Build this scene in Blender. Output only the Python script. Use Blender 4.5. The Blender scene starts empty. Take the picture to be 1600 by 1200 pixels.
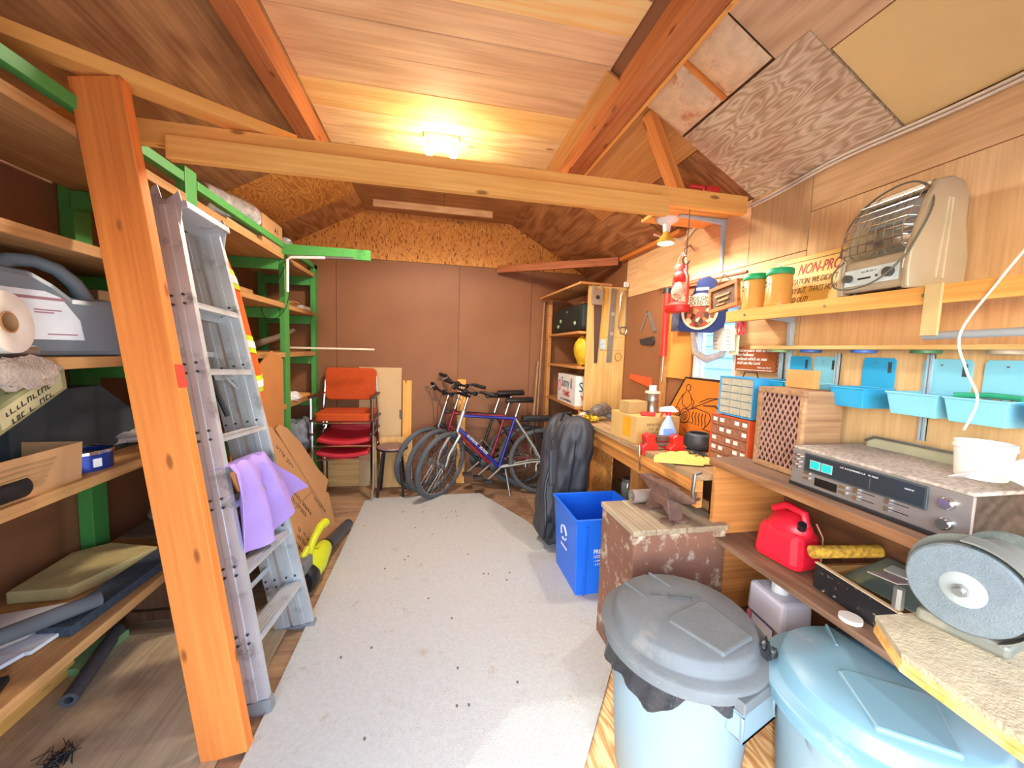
import bpy, bmesh, math, random
from mathutils import Matrix, Vector, noise
random.seed(7)
PI = math.pi
sc = bpy.context.scene
COL = sc.collection
# ---------------------------------------------------------------- camera, sky, sun, exposure
H = 1.45
cam_d = bpy.data.cameras.new('camera'); cam = bpy.data.objects.new('camera', cam_d); COL.objects.link(cam)
def _cam():
    F = 600.0
    Y = Vector(((680 - 800) / F, -(545 - 600) / F, -1)).normalized()
    up = Vector((math.sin(.015), math.cos(.015), 0))
    Z = (up - Y * up.dot(Y)).normalized(); X = Y.cross(Z)
    cam.matrix_world = Matrix.Translation((0, 0, H)) @ Matrix((X, Y, Z)).to_4x4()
_cam()
cam_d.sensor_width = 36; cam_d.lens = 13.5; cam_d.clip_start = .02
sc.camera = cam
w = bpy.data.worlds.new('world'); sc.world = w; w.use_nodes = True
nt = w.node_tree; bg = nt.nodes['Background']
sky = nt.nodes.new('ShaderNodeTexSky'); sky.sky_type = 'NISHITA'; sky.sun_disc = False
sky.sun_elevation = math.radians(37); sky.sun_rotation = math.radians(227); sky.air_density = 1; sky.dust_density = 1
nt.links.new(sky.outputs[0], bg.inputs[0]); bg.inputs[1].default_value = 0.36
sun_d = bpy.data.lights.new('sun', 'SUN'); sun_d.energy = 0.4; sun_d.angle = .01; sun_d.color = (1, .95, .87)
sun = bpy.data.objects.new('sun', sun_d); COL.objects.link(sun)
sun.rotation_euler = Vector((1.0, .92, -1)).to_track_quat('-Z', 'Y').to_euler()
def bulb_light(loc, e, r, col=(1, .93, .84)):
    """a reflector bulb: throws its light downwards in a very wide cone"""
    d = bpy.data.lights.new('bulb_light', 'SPOT'); d.energy = e; d.shadow_soft_size = r; d.color = col; d.spot_size = math.radians(172); d.spot_blend = .35
    o = bpy.data.objects.new('bulb_light', d); COL.objects.link(o); o.location = loc
sc.view_settings.view_transform = 'Standard'; sc.view_settings.look = 'None'
sc.view_settings.gamma = 1; sc.view_settings.use_curve_mapping = False
sc.view_settings.exposure = 1.95
sc.cycles.max_bounces = 10; sc.cycles.diffuse_bounces = 6
sc.cycles.sample_clamp_indirect = 8

# ---------------------------------------------------------------- materials
def lin(c):
    if isinstance(c, str):
        c = tuple(int(c[i:i + 2], 16) / 255 for i in (0, 2, 4))
    return tuple(((x + .055) / 1.055) ** 2.4 if x > .04045 else x / 12.92 for x in c) + (1,)
def newmat(name):
    m = bpy.data.materials.new(name); m.use_nodes = True
    t = m.node_tree; return m, t, t.nodes['Principled BSDF']
def N(t, k, **kw):
    n = t.nodes.new(k)
    for a, b in kw.items(): setattr(n, a, b)
    return n
_pc = {}
def paint(name, c, rough=.5, metal=0, var=.12, scale=9, bump=0, spec=.5, dirt=None, dirt_amt=.5, dscale=6, alpha=None, trans=0):
    key = (name,)
    if key in _pc: return _pc[key]
    m, t, b = newmat(name)
    b.inputs['Roughness'].default_value = rough; b.inputs['Metallic'].default_value = metal
    b.inputs['Specular IOR Level'].default_value = spec
    if trans: b.inputs['Transmission Weight'].default_value = trans
    if alpha is not None: b.inputs['Alpha'].default_value = alpha
    tc = N(t, 'ShaderNodeTexCoord'); nz = N(t, 'ShaderNodeTexNoise'); nz.inputs['Scale'].default_value = scale; nz.inputs['Detail'].default_value = 5
    t.links.new(tc.outputs['Object'], nz.inputs['Vector'])
    r = N(t, 'ShaderNodeValToRGB'); L = lin(c)
    r.color_ramp.elements[0].position = .3; r.color_ramp.elements[1].position = .7
    r.color_ramp.elements[0].color = tuple(x * (1 - var) for x in L[:3]) + (1,)
    r.color_ramp.elements[1].color = tuple(min(1, x * (1 + var)) for x in L[:3]) + (1,)
    t.links.new(nz.outputs['Fac'], r.inputs['Fac']); out = r.outputs['Color']
    if dirt:
        n2 = N(t, 'ShaderNodeTexNoise'); n2.inputs['Scale'].default_value = dscale; n2.inputs['Detail'].default_value = 8; n2.inputs['Roughness'].default_value = .7
        t.links.new(tc.outputs['Object'], n2.inputs['Vector'])
        r2 = N(t, 'ShaderNodeValToRGB'); r2.color_ramp.elements[0].position = .62 - .2 * dirt_amt; r2.color_ramp.elements[1].position = .72 - .12 * dirt_amt
        t.links.new(n2.outputs['Fac'], r2.inputs['Fac'])
        mx = N(t, 'ShaderNodeMix', data_type='RGBA'); mx.inputs[7].default_value = lin(dirt)
        t.links.new(r2.outputs['Color'], mx.inputs[0]); t.links.new(out, mx.inputs[6]); out = mx.outputs[2]
    t.links.new(out, b.inputs['Base Color'])
    if bump:
        bp = N(t, 'ShaderNodeBump'); bp.inputs['Strength'].default_value = bump; bp.inputs['Distance'].default_value = .01
        n3 = N(t, 'ShaderNodeTexNoise'); n3.inputs['Scale'].default_value = scale * 6; n3.inputs['Detail'].default_value = 4
        t.links.new(tc.outputs['Object'], n3.inputs['Vector'])
        t.links.new(n3.outputs['Fac'], bp.inputs['Height']); t.links.new(bp.outputs[0], b.inputs['Normal'])
    _pc[key] = m
    return m
def soft(c, k=.86, g=1.15):
    """measured board colours, a little greyer: photographs of wood exaggerate its saturation"""
    c = tuple(int(c[i:i + 2], 16) / 255 for i in (0, 2, 4)); m = sum(c) / 3
    return tuple(min(1, (m + (x - m) * k) * g * q) for x, q in zip(c, (.975, 1.025, 1.0)))
def wood(name, light, dark, axis='X', scale=1.0, rings=9, contrast=.8, rough=.65, stretch=.09, stain=None, stain_amt=.4, bump=.12, knots=False):
    """grain lines run along the object's own axis"""
    key = (name, axis)
    if key in _pc: return _pc[key]
    m, t, b = newmat(name + '_' + axis.lower())
    b.inputs['Roughness'].default_value = rough; b.inputs['Specular IOR Level'].default_value = .3
    tc = N(t, 'ShaderNodeTexCoord'); oi = N(t, 'ShaderNodeObjectInfo')
    add = N(t, 'ShaderNodeVectorMath', operation='ADD')
    cmb = N(t, 'ShaderNodeCombineXYZ'); ml = N(t, 'ShaderNodeMath', operation='MULTIPLY'); ml.inputs[1].default_value = 37
    t.links.new(oi.outputs['Random'], ml.inputs[0])
    for i in range(3): t.links.new(ml.outputs[0], cmb.inputs[i])
    t.links.new(tc.outputs['Object'], add.inputs[0]); t.links.new(cmb.outputs[0], add.inputs[1])
    mp = N(t, 'ShaderNodeMapping'); s = [2.4 * scale] * 3; s['XYZ'.index(axis)] *= stretch * 3
    mp.inputs['Scale'].default_value = s; t.links.new(add.outputs[0], mp.inputs[0])
    n1 = N(t, 'ShaderNodeTexNoise'); n1.inputs['Scale'].default_value = 1.5; n1.inputs['Detail'].default_value = 2; n1.inputs['Roughness'].default_value = .45
    t.links.new(mp.outputs[0], n1.inputs['Vector'])
    mr = N(t, 'ShaderNodeMath', operation='MULTIPLY'); mr.inputs[1].default_value = rings * 6.283
    t.links.new(n1.outputs['Fac'], mr.inputs[0])
    sn = N(t, 'ShaderNodeMath', operation='SINE'); t.links.new(mr.outputs[0], sn.inputs[0])
    # fine streaks
    mp2 = N(t, 'ShaderNodeMapping'); s2 = [60 * scale] * 3; s2['XYZ'.index(axis)] *= .035
    mp2.inputs['Scale'].default_value = s2; t.links.new(add.outputs[0], mp2.inputs[0])
    n2 = N(t, 'ShaderNodeTexNoise'); n2.inputs['Scale'].default_value = 1; n2.inputs['Detail'].default_value = 3
    t.links.new(mp2.outputs[0], n2.inputs['Vector'])
    a1 = N(t, 'ShaderNodeMath', operation='MULTIPLY_ADD'); a1.inputs[1].default_value = .22 * contrast; a1.inputs[2].default_value = .0
    t.links.new(sn.outputs[0], a1.inputs[0])
    a2 = N(t, 'ShaderNodeMath', operation='MULTIPLY_ADD'); a2.inputs[1].default_value = .9; t.links.new(n2.outputs['Fac'], a2.inputs[0]); t.links.new(a1.outputs[0], a2.inputs[2])
    r = N(t, 'ShaderNodeValToRGB'); r.color_ramp.elements[0].position = .18; r.color_ramp.elements[1].position = .72
    r.color_ramp.elements[0].color = lin(soft(dark)); r.color_ramp.elements[1].color = lin(soft(light))
    t.links.new(a2.outputs[0], r.inputs['Fac']); out = r.outputs['Color']
    if stain:
        n4 = N(t, 'ShaderNodeTexNoise'); n4.inputs['Scale'].default_value = 2.2; n4.inputs['Detail'].default_value = 7; n4.inputs['Roughness'].default_value = .65
        t.links.new(add.outputs[0], n4.inputs['Vector'])
        r4 = N(t, 'ShaderNodeValToRGB'); r4.color_ramp.elements[0].position = .45; r4.color_ramp.elements[1].position = .7
        r4.color_ramp.elements[1].color = (stain_amt,) * 3 + (1,)
        t.links.new(n4.outputs['Fac'], r4.inputs['Fac'])
        mx = N(t, 'ShaderNodeMix', data_type='RGBA'); mx.inputs[7].default_value = lin(stain)
        t.links.new(r4.outputs['Color'], mx.inputs[0]); t.links.new(out, mx.inputs[6]); out = mx.outputs[2]
    if knots:
        vo = N(t, 'ShaderNodeTexVoronoi'); vo.inputs['Scale'].default_value = 1.0
        mp3 = N(t, 'ShaderNodeMapping'); s3 = [11.0] * 3; s3['XYZ'.index(axis)] = 4.0
        mp3.inputs['Scale'].default_value = s3; t.links.new(add.outputs[0], mp3.inputs[0]); t.links.new(mp3.outputs[0], vo.inputs['Vector'])
        r5 = N(t, 'ShaderNodeValToRGB'); r5.color_ramp.elements[0].position = .07; r5.color_ramp.elements[1].position = .14
        r5.color_ramp.elements[0].color = (.75, .75, .75, 1); r5.color_ramp.elements[1].color = (0, 0, 0, 1)
        t.links.new(vo.outputs['Distance'], r5.inputs['Fac'])
        mx = N(t, 'ShaderNodeMix', data_type='RGBA'); mx.inputs[7].default_value = lin('7a3d18')
        t.links.new(r5.outputs['Color'], mx.inputs[0]); t.links.new(out, mx.inputs[6]); out = mx.outputs[2]
    # each board a little lighter or darker than the next
    hs = N(t, 'ShaderNodeHueSaturation'); mv = N(t, 'ShaderNodeMapRange'); mv.inputs[3].default_value = .9; mv.inputs[4].default_value = 1.1
    t.links.new(oi.outputs['Random'], mv.inputs[0]); t.links.new(mv.outputs[0], hs.inputs['Value']); t.links.new(out, hs.inputs['Color'])
    t.links.new(hs.outputs[0], b.inputs['Base Color'])
    bp = N(t, 'ShaderNodeBump'); bp.inputs['Strength'].default_value = bump; bp.inputs['Distance'].default_value = .004
    t.links.new(a2.outputs[0], bp.inputs['Height']); t.links.new(bp.outputs[0], b.inputs['Normal'])
    _pc[key] = m
    return m
def emis(name, c, e):
    if (name,) in _pc: return _pc[(name,)]
    m, t, b = newmat(name); b.inputs['Base Color'].default_value = lin(c)
    b.inputs['Emission Color'].default_value = lin(c); b.inputs['Emission Strength'].default_value = e
    _pc[(name,)] = m; return m
def osb_mat(name, c1, c2, c3):
    m, t, b = newmat(name); b.inputs['Roughness'].default_value = .7
    tc = N(t, 'ShaderNodeTexCoord'); mp = N(t, 'ShaderNodeMapping'); mp.inputs['Scale'].default_value = (120, 120, 36)
    nz = N(t, 'ShaderNodeTexNoise'); nz.inputs['Scale'].default_value = 7
    ad = N(t, 'ShaderNodeMix', data_type='RGBA'); ad.inputs[0].default_value = .05
    t.links.new(tc.outputs['Object'], nz.inputs['Vector']); t.links.new(tc.outputs['Object'], ad.inputs[6]); t.links.new(nz.outputs['Color'], ad.inputs[7])
    t.links.new(ad.outputs[2], mp.inputs[0])
    v = N(t, 'ShaderNodeTexVoronoi'); v.inputs['Scale'].default_value = 1; t.links.new(mp.outputs[0], v.inputs['Vector'])
    sp = N(t, 'ShaderNodeSeparateColor'); t.links.new(v.outputs['Color'], sp.inputs[0])
    r = N(t, 'ShaderNodeValToRGB'); r.color_ramp.elements[0].color = lin(c2); r.color_ramp.elements[1].color = lin(c1)
    e = r.color_ramp.elements.new(.06); e.color = lin(c3); e2 = r.color_ramp.elements.new(.14); e2.color = lin(c2)
    r.color_ramp.elements[0].color = lin(c3)
    t.links.new(sp.outputs[0], r.inputs['Fac']); t.links.new(r.outputs[0], b.inputs['Base Color'])
    return m

PLY = lambda ax='X': wood('fir_plywood', 'd2a07a', 'b88460', ax, rings=8, contrast=.7)
PLYDK = lambda ax='X': wood('brown_plywood', 'b87848', '8a4f2a', ax, rings=8, contrast=.8, stain='7a4526')
LUM = lambda ax='X': wood('spruce_lumber', 'f2a652', 'dc8838', ax, rings=3, contrast=.35, knots=True)
LUMO = lambda ax='X': wood('orange_fir_lumber', 'dd7f35', 'c0601f', ax, rings=3, contrast=.4, knots=True)
SHELF = lambda ax='Y': wood('shelf_lumber', 'bd8350', '96602f', ax, rings=3, contrast=.4, stain='8a6038')
HARD = paint('brown_hardboard', '8c5a38', .6, var=.1, scale=2.5)
GREEN = paint('green_paint', '4f9a4a', .5, var=.1, scale=6, dirt='3b7d38', dirt_amt=.3)
CHROME = paint('chrome', 'd8d8d8', .15, 1, var=.03)
STEEL = paint('steel', 'a9a9a6', .35, .9, var=.15)
ALU = paint('dull_aluminium', 'cdd0d2', .45, .45, var=.12, scale=5, dirt='8f9290', dirt_amt=.35)
BLACK = paint('black_plastic', '1c1d20', .45, var=.1)
RUBBER = paint('tyre_rubber', '54575b', .8, var=.2)
WHITE = paint('white_plastic', 'e8e8e4', .4, var=.04)
CARD = paint('cardboard', 'b98a5c', .8, var=.06, scale=3)
INK = paint('black_ink', '2a2420', .7)
GREY = paint('grey_plastic', '6f7880', .4)
RED = paint('red_paint', 'd02a22', .35, var=.06)
RUST = paint('rusty_iron', '6f5348', .7, .3, var=.3, scale=20, bump=.3)

# ---------------------------------------------------------------- builders
W = {}
I4 = Matrix.Identity(4)
def mat_at(loc=(0, 0, 0), rz=0, rx=0, ry=0):
    return Matrix.Translation(loc) @ Matrix.Rotation(rz, 4, 'Z') @ Matrix.Rotation(ry, 4, 'Y') @ Matrix.Rotation(rx, 4, 'X')
def frame(o, x, y):
    """matrix with local X along x, local Y near y, origin o"""
    x = Vector(x).normalized(); z = x.cross(Vector(y)).normalized(); y = z.cross(x)
    m = Matrix((x, y, z)).transposed().to_4x4(); m.translation = Vector(o); return m
def seg(p1, p2, up=(0, 0, 1)):
    p1, p2 = Vector(p1), Vector(p2); return frame(p1, p2 - p1, up), (p2 - p1).length
class MB:
    def __init__(s, M=I4): s.v = []; s.f = []; s.sm = []; s.M = M
    def add(s, vs, fs, smooth=False, M=None):
        n = len(s.v); MM = s.M @ M if M is not None else s.M
        s.v += [MM @ Vector(v) for v in vs]; s.f += [tuple(i + n for i in f) for f in fs]; s.sm += [smooth] * len(fs); return s
    def box(s, x0, y0, z0, x1, y1, z1, M=None):
        return s.add([(x0, y0, z0), (x1, y0, z0), (x1, y1, z0), (x0, y1, z0), (x0, y0, z1), (x1, y0, z1), (x1, y1, z1), (x0, y1, z1)],
                     [(0, 3, 2, 1), (4, 5, 6, 7), (0, 1, 5, 4), (1, 2, 6, 5), (2, 3, 7, 6), (3, 0, 4, 7)], False, M)
    def frustum(s, a, z0, b, z1, M=None, open_top=False):
        vs = [(a[0], a[1], z0), (a[2], a[1], z0), (a[2], a[3], z0), (a[0], a[3], z0), (b[0], b[1], z1), (b[2], b[1], z1), (b[2], b[3], z1), (b[0], b[3], z1)]
        fs = [(0, 3, 2, 1), (0, 1, 5, 4), (1, 2, 6, 5), (2, 3, 7, 6), (3, 0, 4, 7)]
        if not open_top: fs.append((4, 5, 6, 7))
        return s.add(vs, fs, False, M)
    def tub(s, a, z0, b, z1, t=.004, M=None, lip=0):
        """open box that widens from rectangle a (x0,y0,x1,y1) to b, wall t"""
        def rc(q, e, z): return [(q[0] - e, q[1] - e, z), (q[2] + e, q[1] - e, z), (q[2] + e, q[3] + e, z), (q[0] - e, q[3] + e, z)]
        rows = [rc(a, 0, z0), rc(b, 0, z1)]
        if lip: rows = [rc(a, 0, z0), rc(b, 0, z1 - lip), rc(b, lip * .6, z1 - lip), rc(b, lip * .6, z1)]
        rows += [rc(b, -t, z1), rc(a, -t, z0 + t)]
        vs = [p for r in rows for p in r]; fs = []
        for k in range(len(rows) - 1):
            for i in range(4): j = (i + 1) % 4; fs.append((k * 4 + i, k * 4 + j, k * 4 + 4 + j, k * 4 + 4 + i))
        n = len(rows) * 4; fs += [(3, 2, 1, 0), (n - 4, n - 3, n - 2, n - 1)]
        return s.add(vs, fs, False, M)
    def tube(s, pts, r, n=8, cap=True, closed=False, smooth=True, M=None, flat=None):
        pts = [Vector(p) for p in pts]; L = len(pts); rs = r if isinstance(r, (list, tuple)) else [r] * L
        vs = []; fs = []; prev = None
        for i, p in enumerate(pts):
            a = pts[(i - 1) % L] if (i > 0 or closed) else p; b = pts[(i + 1) % L] if (i < L - 1 or closed) else p
            d = (b - a); d = d.normalized() if d.length > 1e-9 else Vector((0, 0, 1))
            if prev is None: u = d.orthogonal().normalized()
            else:
                u = prev - d * prev.dot(d); u = u.normalized() if u.length > 1e-6 else d.orthogonal().normalized()
            prev = u; q = d.cross(u)
            for k in range(n):
                an = 2 * PI * k / n; vs.append(p + (u * math.cos(an) + q * math.sin(an)) * rs[i])
        m = L if closed else L - 1
        for i in range(m):
            j = (i + 1) % L
            for k in range(n):
                l = (k + 1) % n; fs.append((i * n + k, i * n + l, j * n + l, j * n + k))
        if cap and not closed: fs += [tuple(reversed(range(n))), tuple(range((L - 1) * n, L * n))]
        return s.add(vs, fs, smooth, M)
    def cyl(s, p1, p2, r, r2=None, n=16, smooth=True, M=None):
        return s.tube([p1, p2], [r, r if r2 is None else r2], n, True, False, smooth, M)
    def lathe(s, prof, n=24, M=None, smooth=True, cap=True):
        vs = []; fs = []
        for (r, z) in prof:
            for k in range(n): a = 2 * PI * k / n; vs.append((r * math.cos(a), r * math.sin(a), z))
        for i in range(len(prof) - 1):
            for k in range(n): l = (k + 1) % n; fs.append((i * n + k, i * n + l, (i + 1) * n + l, (i + 1) * n + k))
        if cap:
            if prof[0][0] > 1e-5: fs.append(tuple(reversed(range(n))))
            if prof[-1][0] > 1e-5: fs.append(tuple(range((len(prof) - 1) * n, len(prof) * n)))
        return s.add(vs, fs, smooth, M)
    def prism(s, poly, z0, z1, M=None, smooth=False):
        n = len(poly); vs = [(x, y, z0) for x, y in poly] + [(x, y, z1) for x, y in poly]
        fs = [tuple(reversed(range(n))), tuple(range(n, 2 * n))] + [(i, (i + 1) % n, n + (i + 1) % n, n + i) for i in range(n)]
        return s.add(vs, fs, smooth, M)
    def sheet(s, f, nu, nv, t=.003, smooth=True, M=None):
        """a surface patch f(u,v) with thickness t"""
        P = [[Vector(f(i / nu, j / nv)) for j in range(nv + 1)] for i in range(nu + 1)]
        A = []; B = []
        for i in range(nu + 1):
            for j in range(nv + 1):
                du = P[min(i + 1, nu)][j] - P[max(i - 1, 0)][j]; dv = P[i][min(j + 1, nv)] - P[i][max(j - 1, 0)]
                n = du.cross(dv); n = n.normalized() if n.length > 1e-12 else Vector((0, 0, 1))
                A.append(P[i][j] + n * t / 2); B.append(P[i][j] - n * t / 2)
        m = len(A); q = nv + 1; fs = []
        for i in range(nu):
            for j in range(nv):
                a = i * q + j; fs += [(a, a + q, a + q + 1, a + 1), (m + a, m + a + 1, m + a + q + 1, m + a + q)]
        rim = [j for j in range(q)] + [i * q + nv for i in range(1, nu + 1)] + [nu * q + j for j in range(nv - 1, -1, -1)] + [i * q for i in range(nu - 1, 0, -1)]
        for k in range(len(rim)):
            a, b = rim[k], rim[(k + 1) % len(rim)]; fs.append((a, b, m + b, m + a))
        return s.add(A + B, fs, smooth, M)
    def ball(s, c, r, n=12, M=None, wob=0, seed=0):
        if not isinstance(r, (list, tuple)): r = (r, r, r)
        vs = []; fs = []; h = n // 2
        for i in range(h + 1):
            th = PI * i / h
            for k in range(n):
                ph = 2 * PI * k / n; d = Vector((math.sin(th) * math.cos(ph), math.sin(th) * math.sin(ph), math.cos(th)))
                q = 1 + (wob * noise.noise(d * 2.3 + Vector((seed, seed * 2, 0))) if wob else 0)
                vs.append((c[0] + r[0] * d.x * q, c[1] + r[1] * d.y * q, c[2] + r[2] * d.z * q))
        for i in range(h):
            for k in range(n): l = (k + 1) % n; fs.append((i * n + k, (i + 1) * n + k, (i + 1) * n + l, i * n + l))
        return s.add(vs, fs, True, M)
def mesh_of(name, mb, mat, inv=None):
    me = bpy.data.meshes.new(name)
    vs = [inv @ v for v in mb.v] if inv is not None else mb.v
    me.from_pydata([tuple(v) for v in vs], [], mb.f); me.validate(); me.update()
    bm = bmesh.new(); bm.from_mesh(me); bmesh.ops.remove_doubles(bm, verts=bm.verts, dist=1e-6); bmesh.ops.recalc_face_normals(bm, faces=bm.faces); bm.to_mesh(me); bm.free()
    if any(mb.sm):
        if all(mb.sm):
            me.polygons.foreach_set('use_smooth', [True] * len(me.polygons))
        else:
            me.polygons.foreach_set('use_smooth', [True] * len(me.polygons))
        try: me.set_sharp_from_angle(angle=math.radians(38))
        except Exception: pass
    if mat: me.materials.append(mat)
    return me
def put(o, parent, M):
    COL.objects.link(o)
    if parent is not None:
        o.parent = parent; o.matrix_basis = W[parent.name].inverted() @ M
    else: o.matrix_basis = M
    W[o.name] = M
def bevel(o, b):
    md = o.modifiers.new('bevel', 'BEVEL'); md.width = b; md.segments = 2; md.limit_method = 'ANGLE'; md.angle_limit = math.radians(40)
def tag(o, label, cat, group=None):
    o['label'] = label; o['category'] = cat
    if group: o['group'] = group
    return o
def thing(name, label, cat, M=(0, 0, 0), group=None):
    o = bpy.data.objects.new(name, None); o.empty_display_size = .05
    if not isinstance(M, Matrix): M = Matrix.Translation(M)
    put(o, None, M); return tag(o, label, cat, group)
def part(name, mb, mat, parent, M=None, world=False, bev=0, stuff=False):
    """mb is in the parent's own coordinates (or M gives the part its own frame; or world=True)"""
    P = W[parent.name]
    if world: me = mesh_of(name, mb, mat, P.inverted()); MM = P
    else: me = mesh_of(name, mb, mat); MM = P @ M if M is not None else P
    o = bpy.data.objects.new(name, me); put(o, parent, MM)
    if bev: bevel(o, bev)
    if stuff: o['kind'] = 'stuff'
    return o
def solo(name, mb, mat, label, cat, M=(0, 0, 0), group=None, world=False, bev=0, stuff=False):
    if not isinstance(M, Matrix): M = Matrix.Translation(M)
    o = bpy.data.objects.new(name, mesh_of(name, mb, mat, M.inverted() if world else None)); put(o, None, M)
    if bev: bevel(o, bev)
    if stuff: o['kind'] = 'stuff'
    return tag(o, label, cat, group)
def struct(name, M=(0, 0, 0), mb=None, mat=None):
    if mb is None: o = bpy.data.objects.new(name, None)
    else: o = bpy.data.objects.new(name, mesh_of(name, mb, mat))
    put(o, None, Matrix.Translation(M)); o['kind'] = 'structure'; return o
def slab(name, parent, mat, x0, y0, z0, x1, y1, z1, bev=.0015):
    """an axis aligned board in world coordinates with its own origin at its centre"""
    c = Vector(((x0 + x1) / 2, (y0 + y1) / 2, (z0 + z1) / 2)); a, b, d = (x1 - x0) / 2, (y1 - y0) / 2, (z1 - z0) / 2
    o = bpy.data.objects.new(name, mesh_of(name, MB().box(-a, -b, -d, a, b, d), mat)); put(o, parent, Matrix.Translation(c))
    if bev: bevel(o, bev)
    return o
def beam(name, parent, mat, p1, p2, w, t, up=(0, 0, 1), bev=.002):
    """a board from p1 to p2 (world), w across `up`-ish local Y, t along local Z"""
    M, L = seg(p1, p2, up)
    o = bpy.data.objects.new(name, mesh_of(name, MB().box(0, -w / 2, -t / 2, L, w / 2, t / 2), mat)); put(o, parent, M)
    if bev: bevel(o, bev)
    return o
def text(parent, s, size, M, mat, ext=.0006, sx=1.0, shear=0, align='LEFT', bold=0, name='lettering', line=1.0, world=False):
    cu = bpy.data.curves.new('t', 'FONT'); cu.body = s; cu.size = size; cu.extrude = ext; cu.shear = shear; cu.align_x = align; cu.offset = bold; cu.space_line = line
    cu.resolution_u = 3
    to = bpy.data.objects.new('t', cu); COL.objects.link(to)
    dg = bpy.context.evaluated_depsgraph_get(); me = bpy.data.meshes.new_from_object(to.evaluated_get(dg))
    bpy.data.objects.remove(to); me.name = name; me.materials.clear(); me.materials.append(mat)
    o = bpy.data.objects.new(name, me); put(o, parent, (M if world else W[parent.name] @ M) @ Matrix.Diagonal((sx, 1, 1, 1))); return o
def wallR(x, y, z):  # a frame on something facing the room from the right wall: text runs towards the camera
    return frame((x, y, z), (0, -1, 0), (0, 0, 1))
def copy_tree(o, M, label, group=None):
    """copy a thing with its parts and sub-parts"""
    def rec(src, par):
        c = src.copy(); COL.objects.link(c)
        if par is not None: c.parent = par
        for ch in src.children: rec(ch, c)
        return c
    r = rec(o, None); r.matrix_basis = M; W[r.name] = M; r['label'] = label
    if group: r['group'] = group
    return r
def circ(c, r, n, ax='z', a0=0, a1=2 * PI, end=False):
    out = []
    for k in range(n + (1 if end else 0)):
        a = a0 + (a1 - a0) * k / n; u, v = r * math.cos(a), r * math.sin(a)
        out.append({'z': (c[0] + u, c[1] + v, c[2]), 'y': (c[0] + u, c[1], c[2] + v), 'x': (c[0], c[1] + u, c[2] + v)}[ax])
    return out
def rrect(x0, y0, x1, y1, r, n=4):
    out = []
    for cx, cy, a in ((x1 - r, y1 - r, 0), (x0 + r, y1 - r, PI / 2), (x0 + r, y0 + r, PI), (x1 - r, y0 + r, 1.5 * PI)):
        for k in range(n + 1): t = a + PI / 2 * k / n; out.append((cx + r * math.cos(t), cy + r * math.sin(t)))
    return out

def marks(parent, M, rows, width, size, mat, seed=1, name='printing'):
    """unreadable small print: rows of short strokes"""
    m = MB(); rr = random.Random(seed)
    for j in range(rows):
        x = 0; y = -j * size * 1.7
        while x < width * rr.uniform(.85, 1):
            w_ = size * rr.uniform(.35, .8)
            if rr.random() > .16:
                m.box(x, y, 0, x + size * .16, y + size * rr.uniform(.7, 1), .0006)
                k = rr.random()
                if k > .4: m.box(x, y + size * .75, 0, x + w_, y + size * .9, .0006)
                if k < .7: m.box(x, y, 0, x + w_, y + size * .14, .0006)
                if k > .6: m.box(x + w_ - size * .14, y, 0, x + w_, y + size * .8, .0006)
            x += w_ + size * .22
    o = bpy.data.objects.new(name, mesh_of(name, m, mat)); put(o, parent, W[parent.name] @ M); o['kind'] = 'stuff'; return o

def smooth(pts, n=6):
    """a smooth curve through the points"""
    P = [Vector(p) for p in pts]; P = [P[0]] + P + [P[-1]]; out = []
    for i in range(1, len(P) - 2):
        a, b, c, d = P[i - 1:i + 3]
        for k in range(n):
            t = k / n; out.append(.5 * (2 * b + (c - a) * t + (2 * a - 5 * b + 4 * c - d) * t * t + (3 * b - a - 3 * c + d) * t ** 3))
    return out + [P[-2]]

# ---------------------------------------------------------------- structure
YB, XL, XR, YF = 4.17, -1.65, 1.65, .3
g = struct('ground', (0, 0, -.1), MB().box(-25, -25, -.05, 25, 25, 0), paint('driveway_concrete', 'cfcac2', .9, var=.08))
fl = struct('floor', (0, 2.2, 0), MB().box(-1.7, -1.95, -.09, 1.7, 2.05, -.021), HARD)
FT = wood('worn_tan_plywood', 'c8a482', 'a48264', 'Y', rings=4, contrast=.4, stain='7a5442', stain_amt=.6)
FB = wood('worn_brown_plywood', 'b08462', '86604a', 'X', rings=5, contrast=.5, stain='5c3626', stain_amt=.8)
FF = wood('bright_fir_plywood', 'e6b583', 'ba7a46', 'Y', scale=2.2, rings=13, contrast=1.1)
for x0, y0, x1, y1, m in ((-1.65, .3, -.72, 2.1, FT), (-.717, .3, .2, 2.1, FB), (-1.65, 2.103, -.3, 4.17, FB), (-.297, 2.103, .9, 4.17, FB),
                          (.903, 1.73, 1.65, 4.17, FB), (.203, .3, 1.65, 1.727, FF), (.203, 1.73, .9, 2.1, FB)):
    slab('floor_panel', fl, m, x0, y0, -.02, x1, y1, 0, .0015)
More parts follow.
